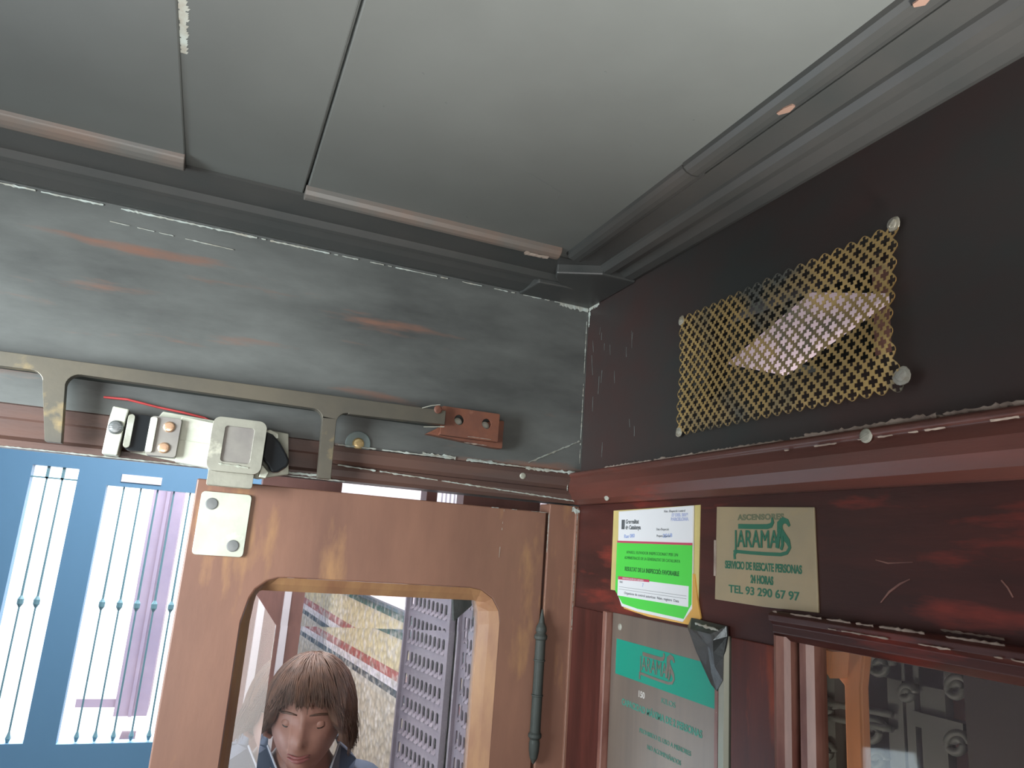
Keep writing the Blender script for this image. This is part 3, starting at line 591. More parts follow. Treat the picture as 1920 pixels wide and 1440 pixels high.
# ================================================================== vent grille
GU0, GU1, GV0, GV1 = 0.214, 0.488, -0.2065, -0.0745
gr = tag(empty('vent_grille', R_.p((GU0 + GU1) / 2, GV0, 0)), 'old brass perforated vent grille with cross-shaped holes on the right wall', 'vent grille')
bm = NB(); nc, nr = 21, 10
pu = (GU1 - GU0) / nc; pv = (GV1 - GV0) / nr
def gdep(u, v):
    t = (u - GU0) / (GU1 - GU0); s = (v - GV0) / (GV1 - GV0)
    d = 0.0015 + 0.0022 * noise.noise(Vector((u * 11, v * 16, 3.3)))
    d -= 0.0045 * math.exp(-((t - 0.12) / 0.16) ** 2 - ((s - 0.50) / 0.28) ** 2) - 0.0035 * math.exp(-((t - 0.60) / 0.35) ** 2 - ((s - 0.12) / 0.25) ** 2)
    d -= 0.003 * math.exp(-((t - 0.80) / 0.2) ** 2 - ((s - 0.62) / 0.12) ** 2)
    d += 0.005 * math.exp(-((t - 1.0) / 0.10) ** 2 - ((s - 0.35) / 0.2) ** 2)
    return max(d + 0.003, 0.0012)
cache = {}
def gv_(u, v, front):
    mu_, mv_ = pu * .15, pv * .15; u = min(max(u, GU0 + mu_), GU1 - mu_); v = min(max(v, GV0 + mv_), GV1 - mv_)
    k = (round(u, 5), round(v, 5), front)
    if k not in cache:
        uu = u + (0.004 * math.sin(math.pi * min(1, max(0, (v - GV0) / (GV1 - GV0)))) * -max(0, (u - 0.44) / 0.05) if u > 0.44 else 0)
        cache[k] = bm.verts.new(R_.p(uu, v, gdep(u, v) + (0.0007 if front else 0)))
    return cache[k]
def gcell(cu, cv):
    hu, hv = pu / 2, pv / 2
    a, b, c = 0.62, 0.27, 0.245         # arm length, half width
    plus = [(a, -b), (a + .05, 0), (a, b), (c, c), (b, a), (0, a + .05), (-b, a), (-c, c), (-a, b), (-a - .05, 0), (-a, -b), (-c, -c), (-b, -a), (0, -a - .05), (b, -a), (c, -c)]
    k = 0.86
    dia = [(k, k - 1), (1, 0), (k, 1 - k), (.5, .5), (1 - k, k), (0, 1), (k - 1, k), (-.5, .5), (-k, 1 - k), (-1, 0), (-k, k - 1), (-.5, -.5), (k - 1, -k), (0, -1), (1 - k, -k), (.5, -.5)]
    for fr_ in (True, False):
        P = [gv_(cu + x * hu, cv + y * hv, fr_) for x, y in plus]; D = [gv_(cu + x * hu, cv + y * hv, fr_) for x, y in dia]
        for i in range(16):
            j = (i + 1) % 16
            try: bm.faces.new((D[i], D[j], P[j], P[i]) if fr_ else (D[j], D[i], P[i], P[j]))
            except ValueError: pass
    for i in range(16):
        j = (i + 1) % 16
        A = [gv_(cu + plus[q][0] * hu, cv + plus[q][1] * hv, f_) for q, f_ in ((i, 1), (j, 1), (j, 0), (i, 0))] if False else \
            [gv_(cu + plus[i][0] * hu, cv + plus[i][1] * hv, True), gv_(cu + plus[j][0] * hu, cv + plus[j][1] * hv, True), gv_(cu + plus[j][0] * hu, cv + plus[j][1] * hv, False), gv_(cu + plus[i][0] * hu, cv + plus[i][1] * hv, False)]
        try: bm.faces.new(A)
        except ValueError: pass
for j in range(nr):
    for i in range(nc): gcell(GU0 + pu * (i + .5), GV0 + pv * (j + .5))
for j in range(nr - 1):
    for i in range(nc - 1): gcell(GU0 + pu * (i + 1), GV0 + pv * (j + 1))
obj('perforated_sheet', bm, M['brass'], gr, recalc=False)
for (u, v, r_, s_) in ((GU0 + .006, GV1 - .006, .0045, .3), (GU1 - .007, GV1 - .002, .0050, .9), (GU1 - .003, GV0 + .013, .0062, .5), (GU0 + .006, GV0 + .006, .0048, 1.2)):
    bm = NB(); lathe(bm, R_.p(u, v, gdep(u, v)), R_.N, [(0, r_ * 1.15), (.0006, r_ * 1.1), (.001, r_ * .8), (.0014, .0005)], 14)
    screw_head(bm, R_, u, v, gdep(u, v) + 0.0008, r_ * .7, s_)
    for vv in bm.verts: vv.co += Vector((0, noise.noise(vv.co * 160) * .0012, noise.noise(vv.co * 170 + Vector((5, 5, 5))) * .0012))
    obj('screw', bm, M['dull_screw'], gr)['label'] = 'paint-dulled screw at a grille corner'

# ================================================================== stickers and plates on the sign board
st = tag(empty('inspection_sticker', R_.p(0.17, -0.39, 0)), 'white and green official inspection sticker on older yellow one, right wall', 'sticker')
bm = NB(); plate(bm, R_, [(0.089, -0.366), (0.0885, -0.277), (0.252, -0.2750), (0.251, -0.368)], [], 0.0, 0.0006); obj('old_yellow_sticker', bm, M['yellow_paper'], st)['label'] = 'aged yellow sticker showing at both sides'
bm = NB(); plate(bm, R_, [(0.109, -0.372), (0.122, -0.3835), (0.170, -0.387), (0.2505, -0.3870), (0.2570, -0.379), (0.2530, -0.368), (0.246, -0.34), (0.12, -0.34)], [], 0.0006, 0.0022); obj('amber_backing', bm, M['amber'], st)['label'] = 'amber backing sheet curling out below'
bm = NB(); plate(bm, R_, [(0.104, -0.2785), (0.2435, -0.2755), (0.2440, -0.372), (0.230, -0.3855), (0.150, -0.3840), (0.118, -0.3815), (0.1075, -0.368)], [], 0.0010, 0.0030)
sh = obj('paper_sheet', bm, M['white_paper'], st, bevel=0.0003)
D1 = 0.0031
bm = NB(); plate(bm, R_, [(0.1035, -0.3135), (0.2440, -0.3125), (0.2440, -0.3680), (0.2320, -0.3825), (0.150, -0.3810), (0.120, -0.3785), (0.1035, -0.366)], [], D1, D1 + .0002); obj('green_panel', bm, M['green_paper'], st)
bm = NB(); plate(bm, R_, rect(0.1040, 0.2440, -0.3135, -0.3113), [], D1, D1 + .0003); plate(bm, R_, [(0.110, -0.3535), (0.1720, -0.3525), (0.1720, -0.3500), (0.110, -0.3500)], [], D1 + .0005, D1 + .0007); obj('crimson_stripe', bm, M['crimson'], st)
bm = NB(); plate(bm, R_, [(0.109, -0.3708), (0.2395, -0.3710), (0.2395, -0.3518), (0.109, -0.3515)], [], D1 + .0002, D1 + .0004); obj('form_box', bm, M['white_paper'], st)
bm = NB()
for v in (-0.3610, -0.3635): box(bm, R_, 0.112, 0.2365, v - .0003, v, D1 + .0004, D1 + .0005)
obj('ruled_line', bm, M['ink'], st)
bm = NB(); plate(bm, R_, rect(0.1120, 0.1185, -0.2985, -0.2880), [rect(0.1132 + .0018 * k, 0.1139 + .0018 * k, -0.2975, -0.2890) for k in range(3)], D1, D1 + .0003); obj('shield_logo', bm, M['ink'], st)
text('lettering', 'Generalitat\nde Catalunya', R_, 0.1205, -0.2935, 0.0062, M['ink'], st, D1, 0.95, 'LEFT', .0002)
text('lettering', 'Núm. d\'inspecció i control', R_, 0.2130, -0.2803, 0.0034, M['ink'], st, D1, 1.0)
text('stamp', '17 DES. 2018\nBARCELONA', R_, 0.2220, -0.2865, 0.0042, M['lilac_ink'], st, D1, 1.2, 'CENTER', .0003)
text('lettering', 'Data d\'inspecció', R_, 0.1930, -0.2985, 0.0034, M['ink'], st, D1, 1.0, 'CENTER')
text('lettering', 'Propera inspecció', R_, 0.1950, -0.3052, 0.0034, M['ink'], st, D1, 1.0, 'CENTER')
text('handwriting', '2018', R_, 0.2020, -0.3048, 0.0052, M['blue_ink'], st, D1, 1.6, 'CENTER', .0001, 0.05)
text('handwriting', 'Rae 080', R_, 0.1290, -0.3060, 0.0056, M['blue_ink'], st, D1, 1.2, 'CENTER', .0001, 0.05)
text('lettering', 'APARELL ELEVADOR INSPECCIONAT PER UN', R_, 0.173, -0.3235, 0.0043, M['ink_green'], st, D1 + .0003, 1.12, 'CENTER')
text('lettering', 'ADMINISTRACIÓ DE LA GENERALITAT DE CATALUNYA', R_, 0.173, -0.3295, 0.0043, M['ink_green'], st, D1 + .0003, 0.97, 'CENTER')
text('lettering', 'RESULTAT DE LA INSPECCIÓ: FAVORABLE', R_, 0.173, -0.3415, 0.0060, M['ink_green'], st, D1 + .0003, 0.90, 'CENTER', .0002)
text('lettering', 'IDENTIFICACIÓ DE L\'APARELL', R_, 0.141, -0.3517, 0.0023, M['white_paper'], st, D1 + .0009, 1.4, 'CENTER')
text('lettering', 'RAE', R_, 0.1130, -0.3560, 0.0030, M['ink'], st, D1 + .0005, 1.2, 'LEFT')
text('handwriting', '7', R_, 0.160, -0.3565, 0.0055, M['blue_ink'], st, D1 + .0005)
text('lettering', 'Organisme de control autoritzat  Núm. registre  Data', R_, 0.174, -0.3670, 0.0037, M['ink'], st, D1 + .0005, 1.25, 'CENTER')

def jarama_logo(fr, u, v, s, m, parent, d, sy=0.5):
    """u, v: centre; s: half width"""
    b = NB(); P = lambda *q: [(u + x * s, v + y * s * sy) for x, y in q]
    ribbon(b, fr, P((-.90, .62), (-.3, .60), (.24, .60), (.38, .66), (.44, .82), (.42, 1.06)), lambda t: (.13 if t < .7 else .13 - .25 * (t - .7)) * s, d, d + .0003)
    ribbon(b, fr, P((1.04, .62), (.96, .86), (.82, .92), (.70, .74), (.70, .42), (.82, .14), (.98, -.14), (1.04, -.44), (.94, -.70), (.72, -.80), (.2, -.80), (-.4, -.78), (-.96, -.74), (-1.06, -.90), (-1.04, -1.16)),
           lambda t: (.07 + .14 * math.sin(math.pi * min(1, t * 1.9)) if t < .5 else .09) * s, d, d + .0003)
    ribbon(b, fr, P((.72, .5), (.64, .0), (.60, -.48)), .12 * s, d, d + .0005)
    ribbon(b, fr, P((.78, .1), (.80, -.3), (.74, -.56)), .08 * s, d, d + .0007)
    obj('logo', b, m, parent)
    text('lettering', 'JARAMA', fr, u - .22 * s, v - .10 * s * sy, 1.34 * s * sy, m, parent, d + .0002, 0.70 * .5 / sy, 'CENTER', 0.0)
    if m is not M['steel']: text('lettering', 'JARAMA', fr, u - .20 * s, v - .10 * s * sy, 1.34 * s * sy, m, parent, d + .0003, 0.70 * .5 / sy, 'CENTER', 0.0)
pl = tag(empty('service_plate', R_.p(0.336, -0.355, 0)), 'square gold-beige metal plate with dark green lettering and phone number on the sign board', 'sign plate')
bm = NB(); plate(bm, R_, [(0.2765, -0.3605), (0.278, -0.2775), (0.3965, -0.2810), (0.3990, -0.3600), (0.34, -0.3612)], [], 0.0, 0.0016); obj('metal_sheet', bm, M['plate'], pl, bevel=0.0004)
text('lettering', 'ASCENSORES', R_, 0.3360, -0.2880, 0.0066, M['dkgreen_dull'], pl, 0.0017, 1.35, 'CENTER', .0003, spacing=1.08)
jarama_logo(R_, 0.3375, -0.3055, 0.0320, M['dkgreen'], pl, 0.0018)
text('lettering', 'SERVICIO DE RESCATE PERSONAS', R_, 0.3370, -0.3295, 0.0090, M['dkgreen'], pl, 0.0018, 0.68, 'CENTER', .0003)
text('lettering', '24 HORAS', R_, 0.3380, -0.3400, 0.0090, M['dkgreen'], pl, 0.0018, 0.66, 'CENTER', .0004)
text('lettering', 'TEL 93 290 67 97', R_, 0.3380, -0.3500, 0.0092, M['dkgreen'], pl, 0.0018, 1.27, 'CENTER', .0002)
bm = NB(); box(bm, R_, 0.2755, 0.2785, -0.3400, -0.3080, 0.0016, 0.0024); obj('paint_smear', bm, M['crust_cream'], pl)

pq = tag(empty('instruction_plaque', R_.p(0.18, -1.0, -0.004)), 'tall steel plaque with a teal band set in the recess below the inspection sticker', 'plaque')
bm = NB(); plate(bm, R_, rect(0.0885, 0.2725, -1.29, -0.3905), [], -0.012, -0.004); obj('steel_sheet', bm, M['steel'], pq, bevel=0.0006)
bm = NB(); plate(bm, R_, [(0.0990, -0.4540), (0.2715, -0.4545), (0.2715, -0.4180), (0.0990, -0.4175)], [], -0.004, -0.0037); obj('teal_band', bm, M['teal'], pq)
def r_logo(): jarama_logo(R_, 0.1790, -0.4345, 0.0290, M['steel'], pq, -0.0036)
r_logo()
text('lettering', '150', R_, 0.152, -0.4660, 0.0085, M['white_ink'], pq, -0.0038, 1.0, 'CENTER', .0002)
text('lettering', 'KILOS', R_, 0.2000, -0.4640, 0.0070, M['teal_dull'], pq, -0.0038, 1.3, 'CENTER')
text('lettering', 'CAPACIDAD MÁXIMA DE 2 PERSONAS', R_, 0.184, -0.4800, 0.0088, M['teal_dull'], pq, -0.0038, 0.92, 'CENTER', .0003)
text('lettering', 'PROHIBIDO EL USO A MENORES', R_, 0.194, -0.5000, 0.0060, M['teal_dull'], pq, -0.0038, 1.0, 'CENTER')
text('lettering', 'NO ACOMPAÑADOS', R_, 0.194, -0.5120, 0.0060, M['teal_dull'], pq, -0.0038, 1.0, 'CENTER')
bm = NB(); screw_head(bm, R_, 0.1050, -0.4045, -0.0040, 0.0036, 1.2); obj('screw', bm, M['pale_screw'], pq)
# edge strips right of the plaque
bm = NB(); prof(bm, R_, [(0.2725, -0.012), (0.2725, -0.003), (0.2755, 0.000), (0.2800, 0.000), (0.2815, -0.003), (0.2815, -0.012)], -1.30, -0.390, 'v')
struct(obj('trim_19', bm, M['pinkwood']), 'worn wooden strip right of the plaque')
bm = NB(); prof(bm, R_, [(0.2815, -0.012), (0.2820, 0.001), (0.2860, 0.004), (0.2930, 0.004), (0.2960, 0.001), (0.2965, -0.012)], -1.30, -0.390, 'v')
struct(obj('trim_20', bm, M['edge_metal']), 'grey-green metal edging beside the plaque')

# black tape folded over the corner
bm = NB()
tp_out = [(0.2400, -0.3890), (0.2460, -0.3800), (0.2640, -0.3805), (0.2965, -0.3815), (0.2975, -0.3900), (0.2925, -0.4080), (0.2920, -0.4270), (0.2840, -0.4370), (0.2760, -0.4330), (0.2570, -0.4110)]
import itertools
cen = (0.272, -0.402)
vs = [bm.verts.new(R_.p(u, v, 0.0045)) for u, v in tp_out]; vi = [bm.verts.new(R_.p((u * .6 + cen[0] * .4), (v * .6 + cen[1] * .4), 0.0105 + 0.004 * math.sin(7 * i))) for i, (u, v) in enumerate(tp_out)]
vb = [bm.verts.new(R_.p(u, v, 0.003)) for u, v in tp_out]
n_ = len(vs)
for i in range(n_):
    j = (i + 1) % n_; bm.faces.new((vs[i], vs[j], vi[j], vi[i])); bm.faces.new((vb[j], vb[i], vs[i], vs[j]))
cv_ = bm.verts.new(R_.p(cen[0] + .004, cen[1] + .002, 0.009))
for i in range(n_): bm.faces.new((vi[i], vi[(i + 1) % n_], cv_))
bm.faces.new(vb)
tape = tag(obj('tape_wrap', bm, M['tape']), 'crumpled piece of black tape hanging over the upper right corner of the steel plaque', 'tape')
bm = NB(); crust(bm, R_, (0.2620, -0.3835), (0.2950, -0.3855), 0.0024, 0.0115, 81, gap=.3); obj('torn_edge', bm, M['crust'], tape)['label'] = 'pale torn upper edge'

# ================================================================== lift shaft behind the side window and vent
X_ = Frame((0.55, 0, H), (0, -1, 0), (0, 0, 1), (-1, 0, 0))
bm = NB(); box(bm, X_, -0.02, 2.2, -2.25, 0.4, -0.05, 0.0); struct(obj('wall_shaft', bm, M['shaft_plaster']), 'dull pinkish plaster wall of the lift shaft')
Q = Frame((0.20, 0, H), (0, -1, 0), (0, 0, 1), (-1, 0, 0))
def RP(px, py, xpl):
    """point where the sight line through a photo position meets the plane x = xpl, as (u, v)"""
    dr = M3 @ Vector((px - 960, -(py - 720), -F_PX)); t = (xpl - CAM.x) / dr.x; p = CAM + dr * t
    return (-p.y, p.z - H)
bm = NB(); plate(bm, Q, [RP(1362, 682, .2), RP(1460, 702, .2), RP(1672, 550, .2), RP(1520, 548, .2)], [], -0.012, 0.0)  # pale quad shaped like the patch of light behind the vent
sbd = tag(obj('shaft_light_patch', bm, M['shaft_white']), 'slanted pale lilac patch added in the shaft as the light seen through the vent grille', 'board')
bm = NB(); box(bm, Q, 0.12, 0.15, -0.075, -0.055, -0.36, -0.010); obj('support_arm', bm, M['iron'], sbd)
# unseen shaft enclosure, added to keep world light out
for nm, a in (('ceiling_shaft', (0.0, 0.60, -2.2, 0.10, 0.45, 0.50)), ('wall_shaft_front', (0.03, 0.60, 0.03, 0.08, -H, 0.45)), ('wall_shaft_rear', (0.0, 0.60, -2.25, -2.20, -H, 0.45)),
              ('floor_shaft', (0.03, 0.60, -2.2, 0.03, -H - .05, -H)), ('wall_shaft_upper', (0.03, 0.05, -2.2, 0.03, 0.0, 0.45))):
    bm = NB(); box(bm, C_, *a); struct(obj(nm, bm, M['iron']), 'dark side of the lift shaft enclosure, added to block light')
# unseen left and rear cabin walls, openings added to admit the fills
X2 = Frame((-1.06, 0, H), (0, -1, 0), (0, 0, 1), (1, 0, 0))
bm = NB(); plate(bm, X2, [(0.0, -2.25), (0.06, -2.25), (0.06, -0.12), (1.42, -0.12), (1.42, -2.25), (1.60, -2.25), (1.60, 0.01), (0.0, 0.01)], [], -0.03, 0.0); struct(obj('wall_left', bm, M['door']), 'unseen left cabin wall with an opening added for the side fill')
Y2 = Frame((0, -1.60, H), (1, 0, 0), (0, 0, 1), (0, 1, 0))
bm = NB(); plate(bm, Y2, [(-1.06, -2.25), (-1.02, -2.25), (-1.02, -0.22), (-0.10, -0.22), (-0.10, -2.25), (0.03, -2.25), (0.03, 0.01), (-1.06, 0.01)], [], -0.03, 0.0); struct(obj('wall_rear', bm, M['door']), 'unseen rear cabin wall with an opening added for the rear fills')
# orange post with its brace
P1 = Frame((0.10, 0, H), (0, -1, 0), (0, 0, 1), (-1, 0, 0))
bm = NB(); a0 = RP(1582, 1285, .10); a1 = RP(1614, 1290, .10); t0 = RP(1524, 1212, .10); t1 = RP(1620, 1228, .10)
plate(bm, P1, [(a0[0], -2.25), (a1[0], -2.25), a1, t1, (t1[0], t1[1] + .05), (t0[0], t0[1] + .05), t0, a0], [], -0.010, 0.0)
post = tag(obj('wooden_post', bm, M['orange_post'], bevel=0.002), 'orange-brown wooden post with a splayed head behind the side window', 'post')
bm = NB(); plate(bm, P1, [RP(1518, 1212, .08), RP(1560, 1222, .08), RP(1556, 1272, .08)], [], 0.0, 0.02); obj('brace', bm, M['orange_post'], post)
# iron scrollwork
P2 = Frame((0.30, 0, H), (0, -1, 0), (0, 0, 1), (-1, 0, 0))
gi = tag(empty('scroll_grille', P2.p(0.35, -2.25, 0)), 'dark wrought-iron shaft grille with scrolls behind the side window', 'iron grille')
def ip(px, py): return RP(px, py, .30)
for (x0, x1) in ((1527, 1566), (1666, 1694), (1700, 1716), (1727, 1774)):
    bm = NB(); u0 = ip(x0, 1350)[0]; u1 = ip(x1, 1350)[0]; box(bm, P2, u0, u1, -2.25, -0.30, -0.012, 0.0); obj('upright_bar', bm, M['iron'], gi)
for (cx_, cy_, rr) in ((1655, 1248, 24), (1640, 1372, 26), (1550, 1330, 22), (1550, 1410, 20), (1800, 1290, 24), (1800, 1395, 24), (1650, 1425, 18), (1706, 1300, 16)):
    bm = NB(); pts = []
    for k in range(30):
        a_ = k / 29 * 2 * math.pi * 1.5; r_ = rr * (1 - .72 * k / 29); pts.append(ip(cx_ + r_ * math.cos(a_), cy_ - r_ * math.sin(a_)))
    tube(bm, [P2.p(u, v, 0.004) for u, v in pts], 0.0042, 8); obj('scroll', bm, M['iron'], gi, smooth=True)
for yy in (1318, 1345):
    bm = NB(); p_ = [ip(x, yy + (x - 1560) * .18) for x in range(1560, 1700, 20)]; tube(bm, [P2.p(u, v, 0.006) for u, v in p_], 0.004, 8); obj('cross_bar', bm, M['iron'], gi, smooth=True)
bm = NB(); u0 = ip(1527, 1350)[0]; box(bm, P2, u0, 1.2, -0.44, -0.30, -0.012, 0.0); obj('top_bar', bm, M['iron'], gi)
bm = NB(); u0 = ip(1824, 1350)[0]; box(bm, P2, u0, 1.4, -2.25, -0.30, -0.03, 0.01); obj('side_panel', bm, M['dark_panel'], gi)['label'] = 'solid dark panel right of the scrolls'
bm = NB(); box(bm, P2, ip(1720, 1390)[0], ip(1815, 1390)[0], ip(1760, 1372)[1], ip(1760, 1343)[1], -0.01, 0.006); obj('cross_plate', bm, M['iron'], gi)

# scratches and chips with a shape of their own
def CP(px, py, z):
    dr = M3 @ Vector((px - 960, -(py - 720), -F_PX)); t = (H + z - CAM.z) / dr.z; p = CAM + dr * t
    return (p.x, p.y)
bm = NB(); q = [RP(*p, 0.0) for p in ((1652, 1130), (1668, 1110), (1688, 1095), (1707, 1086))]; ribbon(bm, R_, q, lambda t: .0006 + .0009 * math.sin(3.1 * t), .0001, .0005)
q = [RP(*p, 0.0) for p in ((1642, 1050), (1665, 1056), (1712, 1054))]; ribbon(bm, R_, q, lambda t: .0004 + .0006 * math.sin(3.1 * t), .0001, .0004)
q = [RP(*p, 0.0) for p in ((1878, 1088), (1890, 1102), (1900, 1120))]; ribbon(bm, R_, q, .0009, .0001, .0004)
struct(obj('trim_23', bm, M['pinkwood']), 'pinkish scratches on the maroon board')
bm = NB(); rs = random.Random(4)
for k in range(16):
    x = rs.uniform(1108, 1195); y = rs.uniform(600, 830); q = [RP(x, y, 0), RP(x + rs.uniform(-2, 2), y + rs.uniform(8, 45), 0)]; q.insert(1, ((q[0][0] + q[1][0]) / 2 + rs.uniform(-.0005, .0005), (q[0][1] + q[1][1]) / 2))
    ribbon(bm, R_, q, lambda t: rs.uniform(.0004, .0011), .0001, .0003)
struct(obj('trim_24', bm, M['scuff']), 'faint vertical scrapes beside the cabin corner')
bm = NB()
q = [CP(*p, CE) for p in ((978, 320), (1000, 330), (1030, 348), (1056, 363))]; ribbon(bm, C_, q, lambda t: .0005 + .0008 * math.sin(3.1 * t), CE - .0004, CE - .0001)
q = [CP(*p, CE) for p in ((1050, 365), (1035, 386))]; ribbon(bm, C_, q, .0008, CE - .0004, CE - .0001)
for k in range(14):
    a = CP(rs.uniform(700, 1350), rs.uniform(120, 430), CE); ribbon(bm, C_, [a, (a[0] + rs.uniform(-.002, .002), a[1] + .0012)], .0011, CE - .0003, CE - .0001)
struct(obj('trim_25', bm, M['scuff']), 'thin pale scratches in the ceiling paint')
bm = NB()
q = [CP(*p, -.001) for p in ((1764, 203), (1800, 183), (1830, 168), (1862, 148))]; ribbon(bm, C_, q, lambda t: .0005 + .0010 * math.sin(3.1 * t), -.0022, -.0012)
q = [CP(*p, -.001) for p in ((1893, 130), (1920, 117))]; ribbon(bm, C_, q, .0010, -.0022, -.0012)
crust(bm, Dn, (-0.5030, -0.54), (-0.5045, -0.30), 0.0045, -0.0118 + .0, 8, gap=0.0)
struct(obj('trim_26', bm, M['crust']), 'pale worn streaks on the ceiling joint and cornice')
bm = NB()
for (x, y) in ((1458, 210), (1712, 6)):
    a = CP(x, y, .002); b_0 = CP(x + 30, y - 16, .002); ribbon(bm, C_, [a, ((a[0] + b_0[0]) / 2 + .001, (a[1] + b_0[1]) / 2), b_0], lambda t: .003 + .004 * math.sin(3.1 * t), .0000, .0012)
struct(obj('trim_27', bm, M['chip']), 'orange bare wood chips on the ceiling bead')

# ================================================================== landing beyond the door; the view in the pane replaces a mirror image
# entrance door with two barred panes
E_ = Frame((0, 3.0, H), (1, 0, 0), (0, 0, 1), (0, -1, 0))
A0, A1, B0, B1 = -1.192, -1.008, -0.886, -0.400
bm = NB(); plate(bm, E_, rect(-3.2, 3.2, -2.25, 1.3), [rect(A0, A1, -1.272, -0.110), rect(B0, B1, -1.278, -0.172)], -0.06, 0.0)
d2 = struct(obj('door_2', bm, M['entrance']), 'dark blue-grey iron entrance doors with barred panes')
for (x0, x1, z1) in ((A0, A1, -0.110), (B0, B1, -0.172)):
    nb = round((x1 - x0) / 0.071); 
    for k in range(1, nb + (1 if x0 == B0 else 0)):
        x = x0 + k * (x1 - x0) / nb if x0 == A0 else x0 + 0.0 + k * 0.0715
        if x > x1 - .01: continue
        b2 = NB(); lathe(b2, E_.p(x, -1.275, -0.02), (0, 0, 1), [(0, .004), (.02, .011), (.045, .004), (.55, .004), (.565, .013), (.585, .013), (.60, .005), (z1 + 1.275, .004)], 8)
        obj('bar', b2, M['bar'], d2)
b2 = NB(); box(b2, E_, A0, A1, -0.165, -0.158, -0.03, -0.012)
for k in range(1, 3): box(b2, E_, A0 + k * .061 - .006, A0 + k * .061 + .006, -0.165, -0.11, -0.03, -0.012)
obj('transom_bar', b2, M['bar'], d2)
b2 = NB(); box(b2, E_, -0.83, -0.66, -0.150, -0.115, 0.0, 0.006); obj('label_plate', b2, M['whitetrim'], d2)
# street outside
Y5 = Frame((0, 6.4, H), (1, 0, 0), (0, 0, 1), (0, -1, 0))
bm = NB(); box(bm, Y5, -6, 4, -2.25, 3.5, -0.2, 0.0); tag(obj('building_facade', bm, M['street']), 'overexposed pale building across the street seen through the entrance panes', 'building')
def EP(px, py, ypl):
    dr = M3 @ Vector((px - 960, -(py - 720), -F_PX)); t = (ypl - CAM.y) / dr.y; p = CAM + dr * t
    return (p.x, p.z - H)
Y4 = Frame((0, 4.3, H), (1, 0, 0), (0, 0, 1), (0, -1, 0))
c0 = EP(212, 1340, 4.3)[0]; c1 = EP(275, 1340, 4.3)[0]
bm = NB(); zb = EP(240, 1343, 4.3)[1]; box(bm, Y4, c0, c1, zb, 1.2, -0.3, 0.0); box(bm, Y4, c0 + .08, c0 + .10, zb, 1.2, 0.0, 0.02)
box(bm, Y4, EP(140, 1322, 4.3)[0], c0, EP(180, 1328, 4.3)[1], EP(180, 1312, 4.3)[1], -0.1, -0.02)
box(bm, Y4, c0 + 0.05, c1 - .05, -2.25, zb - .14, -0.25, -0.05)
tag(obj('stone_pillar', bm, M['street_pink']), 'pinkish stone pillar in the street behind the right entrance pane', 'pillar')

# head of the landing doorway just behind the cabin door
N_ = Frame((0, 0.12, H), (1, 0, 0), (0, 0, 1), (0, -1, 0))
bm = NB()
for xa, xb in ((EP(490, 925, .12)[0], EP(640, 925, .12)[0]), (EP(800, 930, .12)[0], EP(820, 930, .12)[0]), (EP(870, 925, .12)[0], 0.0)): box(bm, N_, xa, xb, -0.345, -0.10, -0.03, 0.0)
struct(obj('trim_22', bm, M['brownpost']), 'brown blocks of the landing door head seen through the gap above the door')
bm = NB(); box(bm, C_, -3.2, 3.2, 0.2, 3.0, 1.25, 1.30); box(bm, C_, -3.25, -3.2, 0.0, 3.0, -H, 1.3); struct(obj('ceiling_landing', bm, M['plaster']), 'pale landing ceiling')
# tiled landing wall receding towards the entrance
dv = Vector((-0.083, 0.9965, 0)).normalized()
T0 = Vector((0.15, 1.3, H)) - dv * 0.75
T_ = Frame(T0, dv, (0, 0, 1), Vector((-dv.y, dv.x, 0)))
bm = NB(); box(bm, T_, 0.0, 2.42, -2.25, 0.9, -0.05, 0.0); struct(obj('wall_tiled', bm, M['tile']), 'landing wall with patterned tile rows')
bm = NB(); prof(bm, T_, [(-0.575, 0.0), (-0.575, 0.012), (-0.568, 0.016), (-0.560, 0.010), (-0.556, 0.0)], 0.0, 2.40, 'u'); struct(obj('trim_21', bm, M['whitetrim']), 'white rail over the wainscot tiles')
# small vent at the top of that wall
uu0 = 0.35; bm = NB(); plate(bm, T_, rect(0.28, 0.62, -0.30, -0.10), [rect(0.30 + .03 * k, 0.313 + .03 * k, -0.285, -0.115) for k in range(10)], 0.0, 0.006)
tag(obj('wall_vent', bm, M['whitetrim']), 'small slotted vent on the landing wall seen through the gap over the door', 'vent')
# white-edged wooden door frame on the left of the view through the glass
G_ = Frame((0, 2.2, H), (1, 0, 0), (0, 0, 1), (0, -1, 0))
x0, x1, x2, x3, x4 = [EP(px, 1160, 2.2)[0] for px in (488, 497, 528, 541, 566)]
fr2 = tag(empty('door_frame', G_.p(x3, -2.25, 0)), 'mauve-brown wooden post with white edging on the landing behind the glass', 'door frame')
bm = NB(); box(bm, G_, x3, x4, -2.25, -0.38, -0.06, 0.0); obj('post', bm, M['brownpost'], fr2)
bm = NB(); box(bm, G_, x2, x3, -2.25, -0.38, -0.05, 0.008); obj('white_edging', bm, M['whitetrim'], fr2)
bm = NB(); box(bm, G_, x1 - .05, x2, -2.25, -0.38, -0.06, -0.01); obj('post', bm, M['brownpost'], fr2)
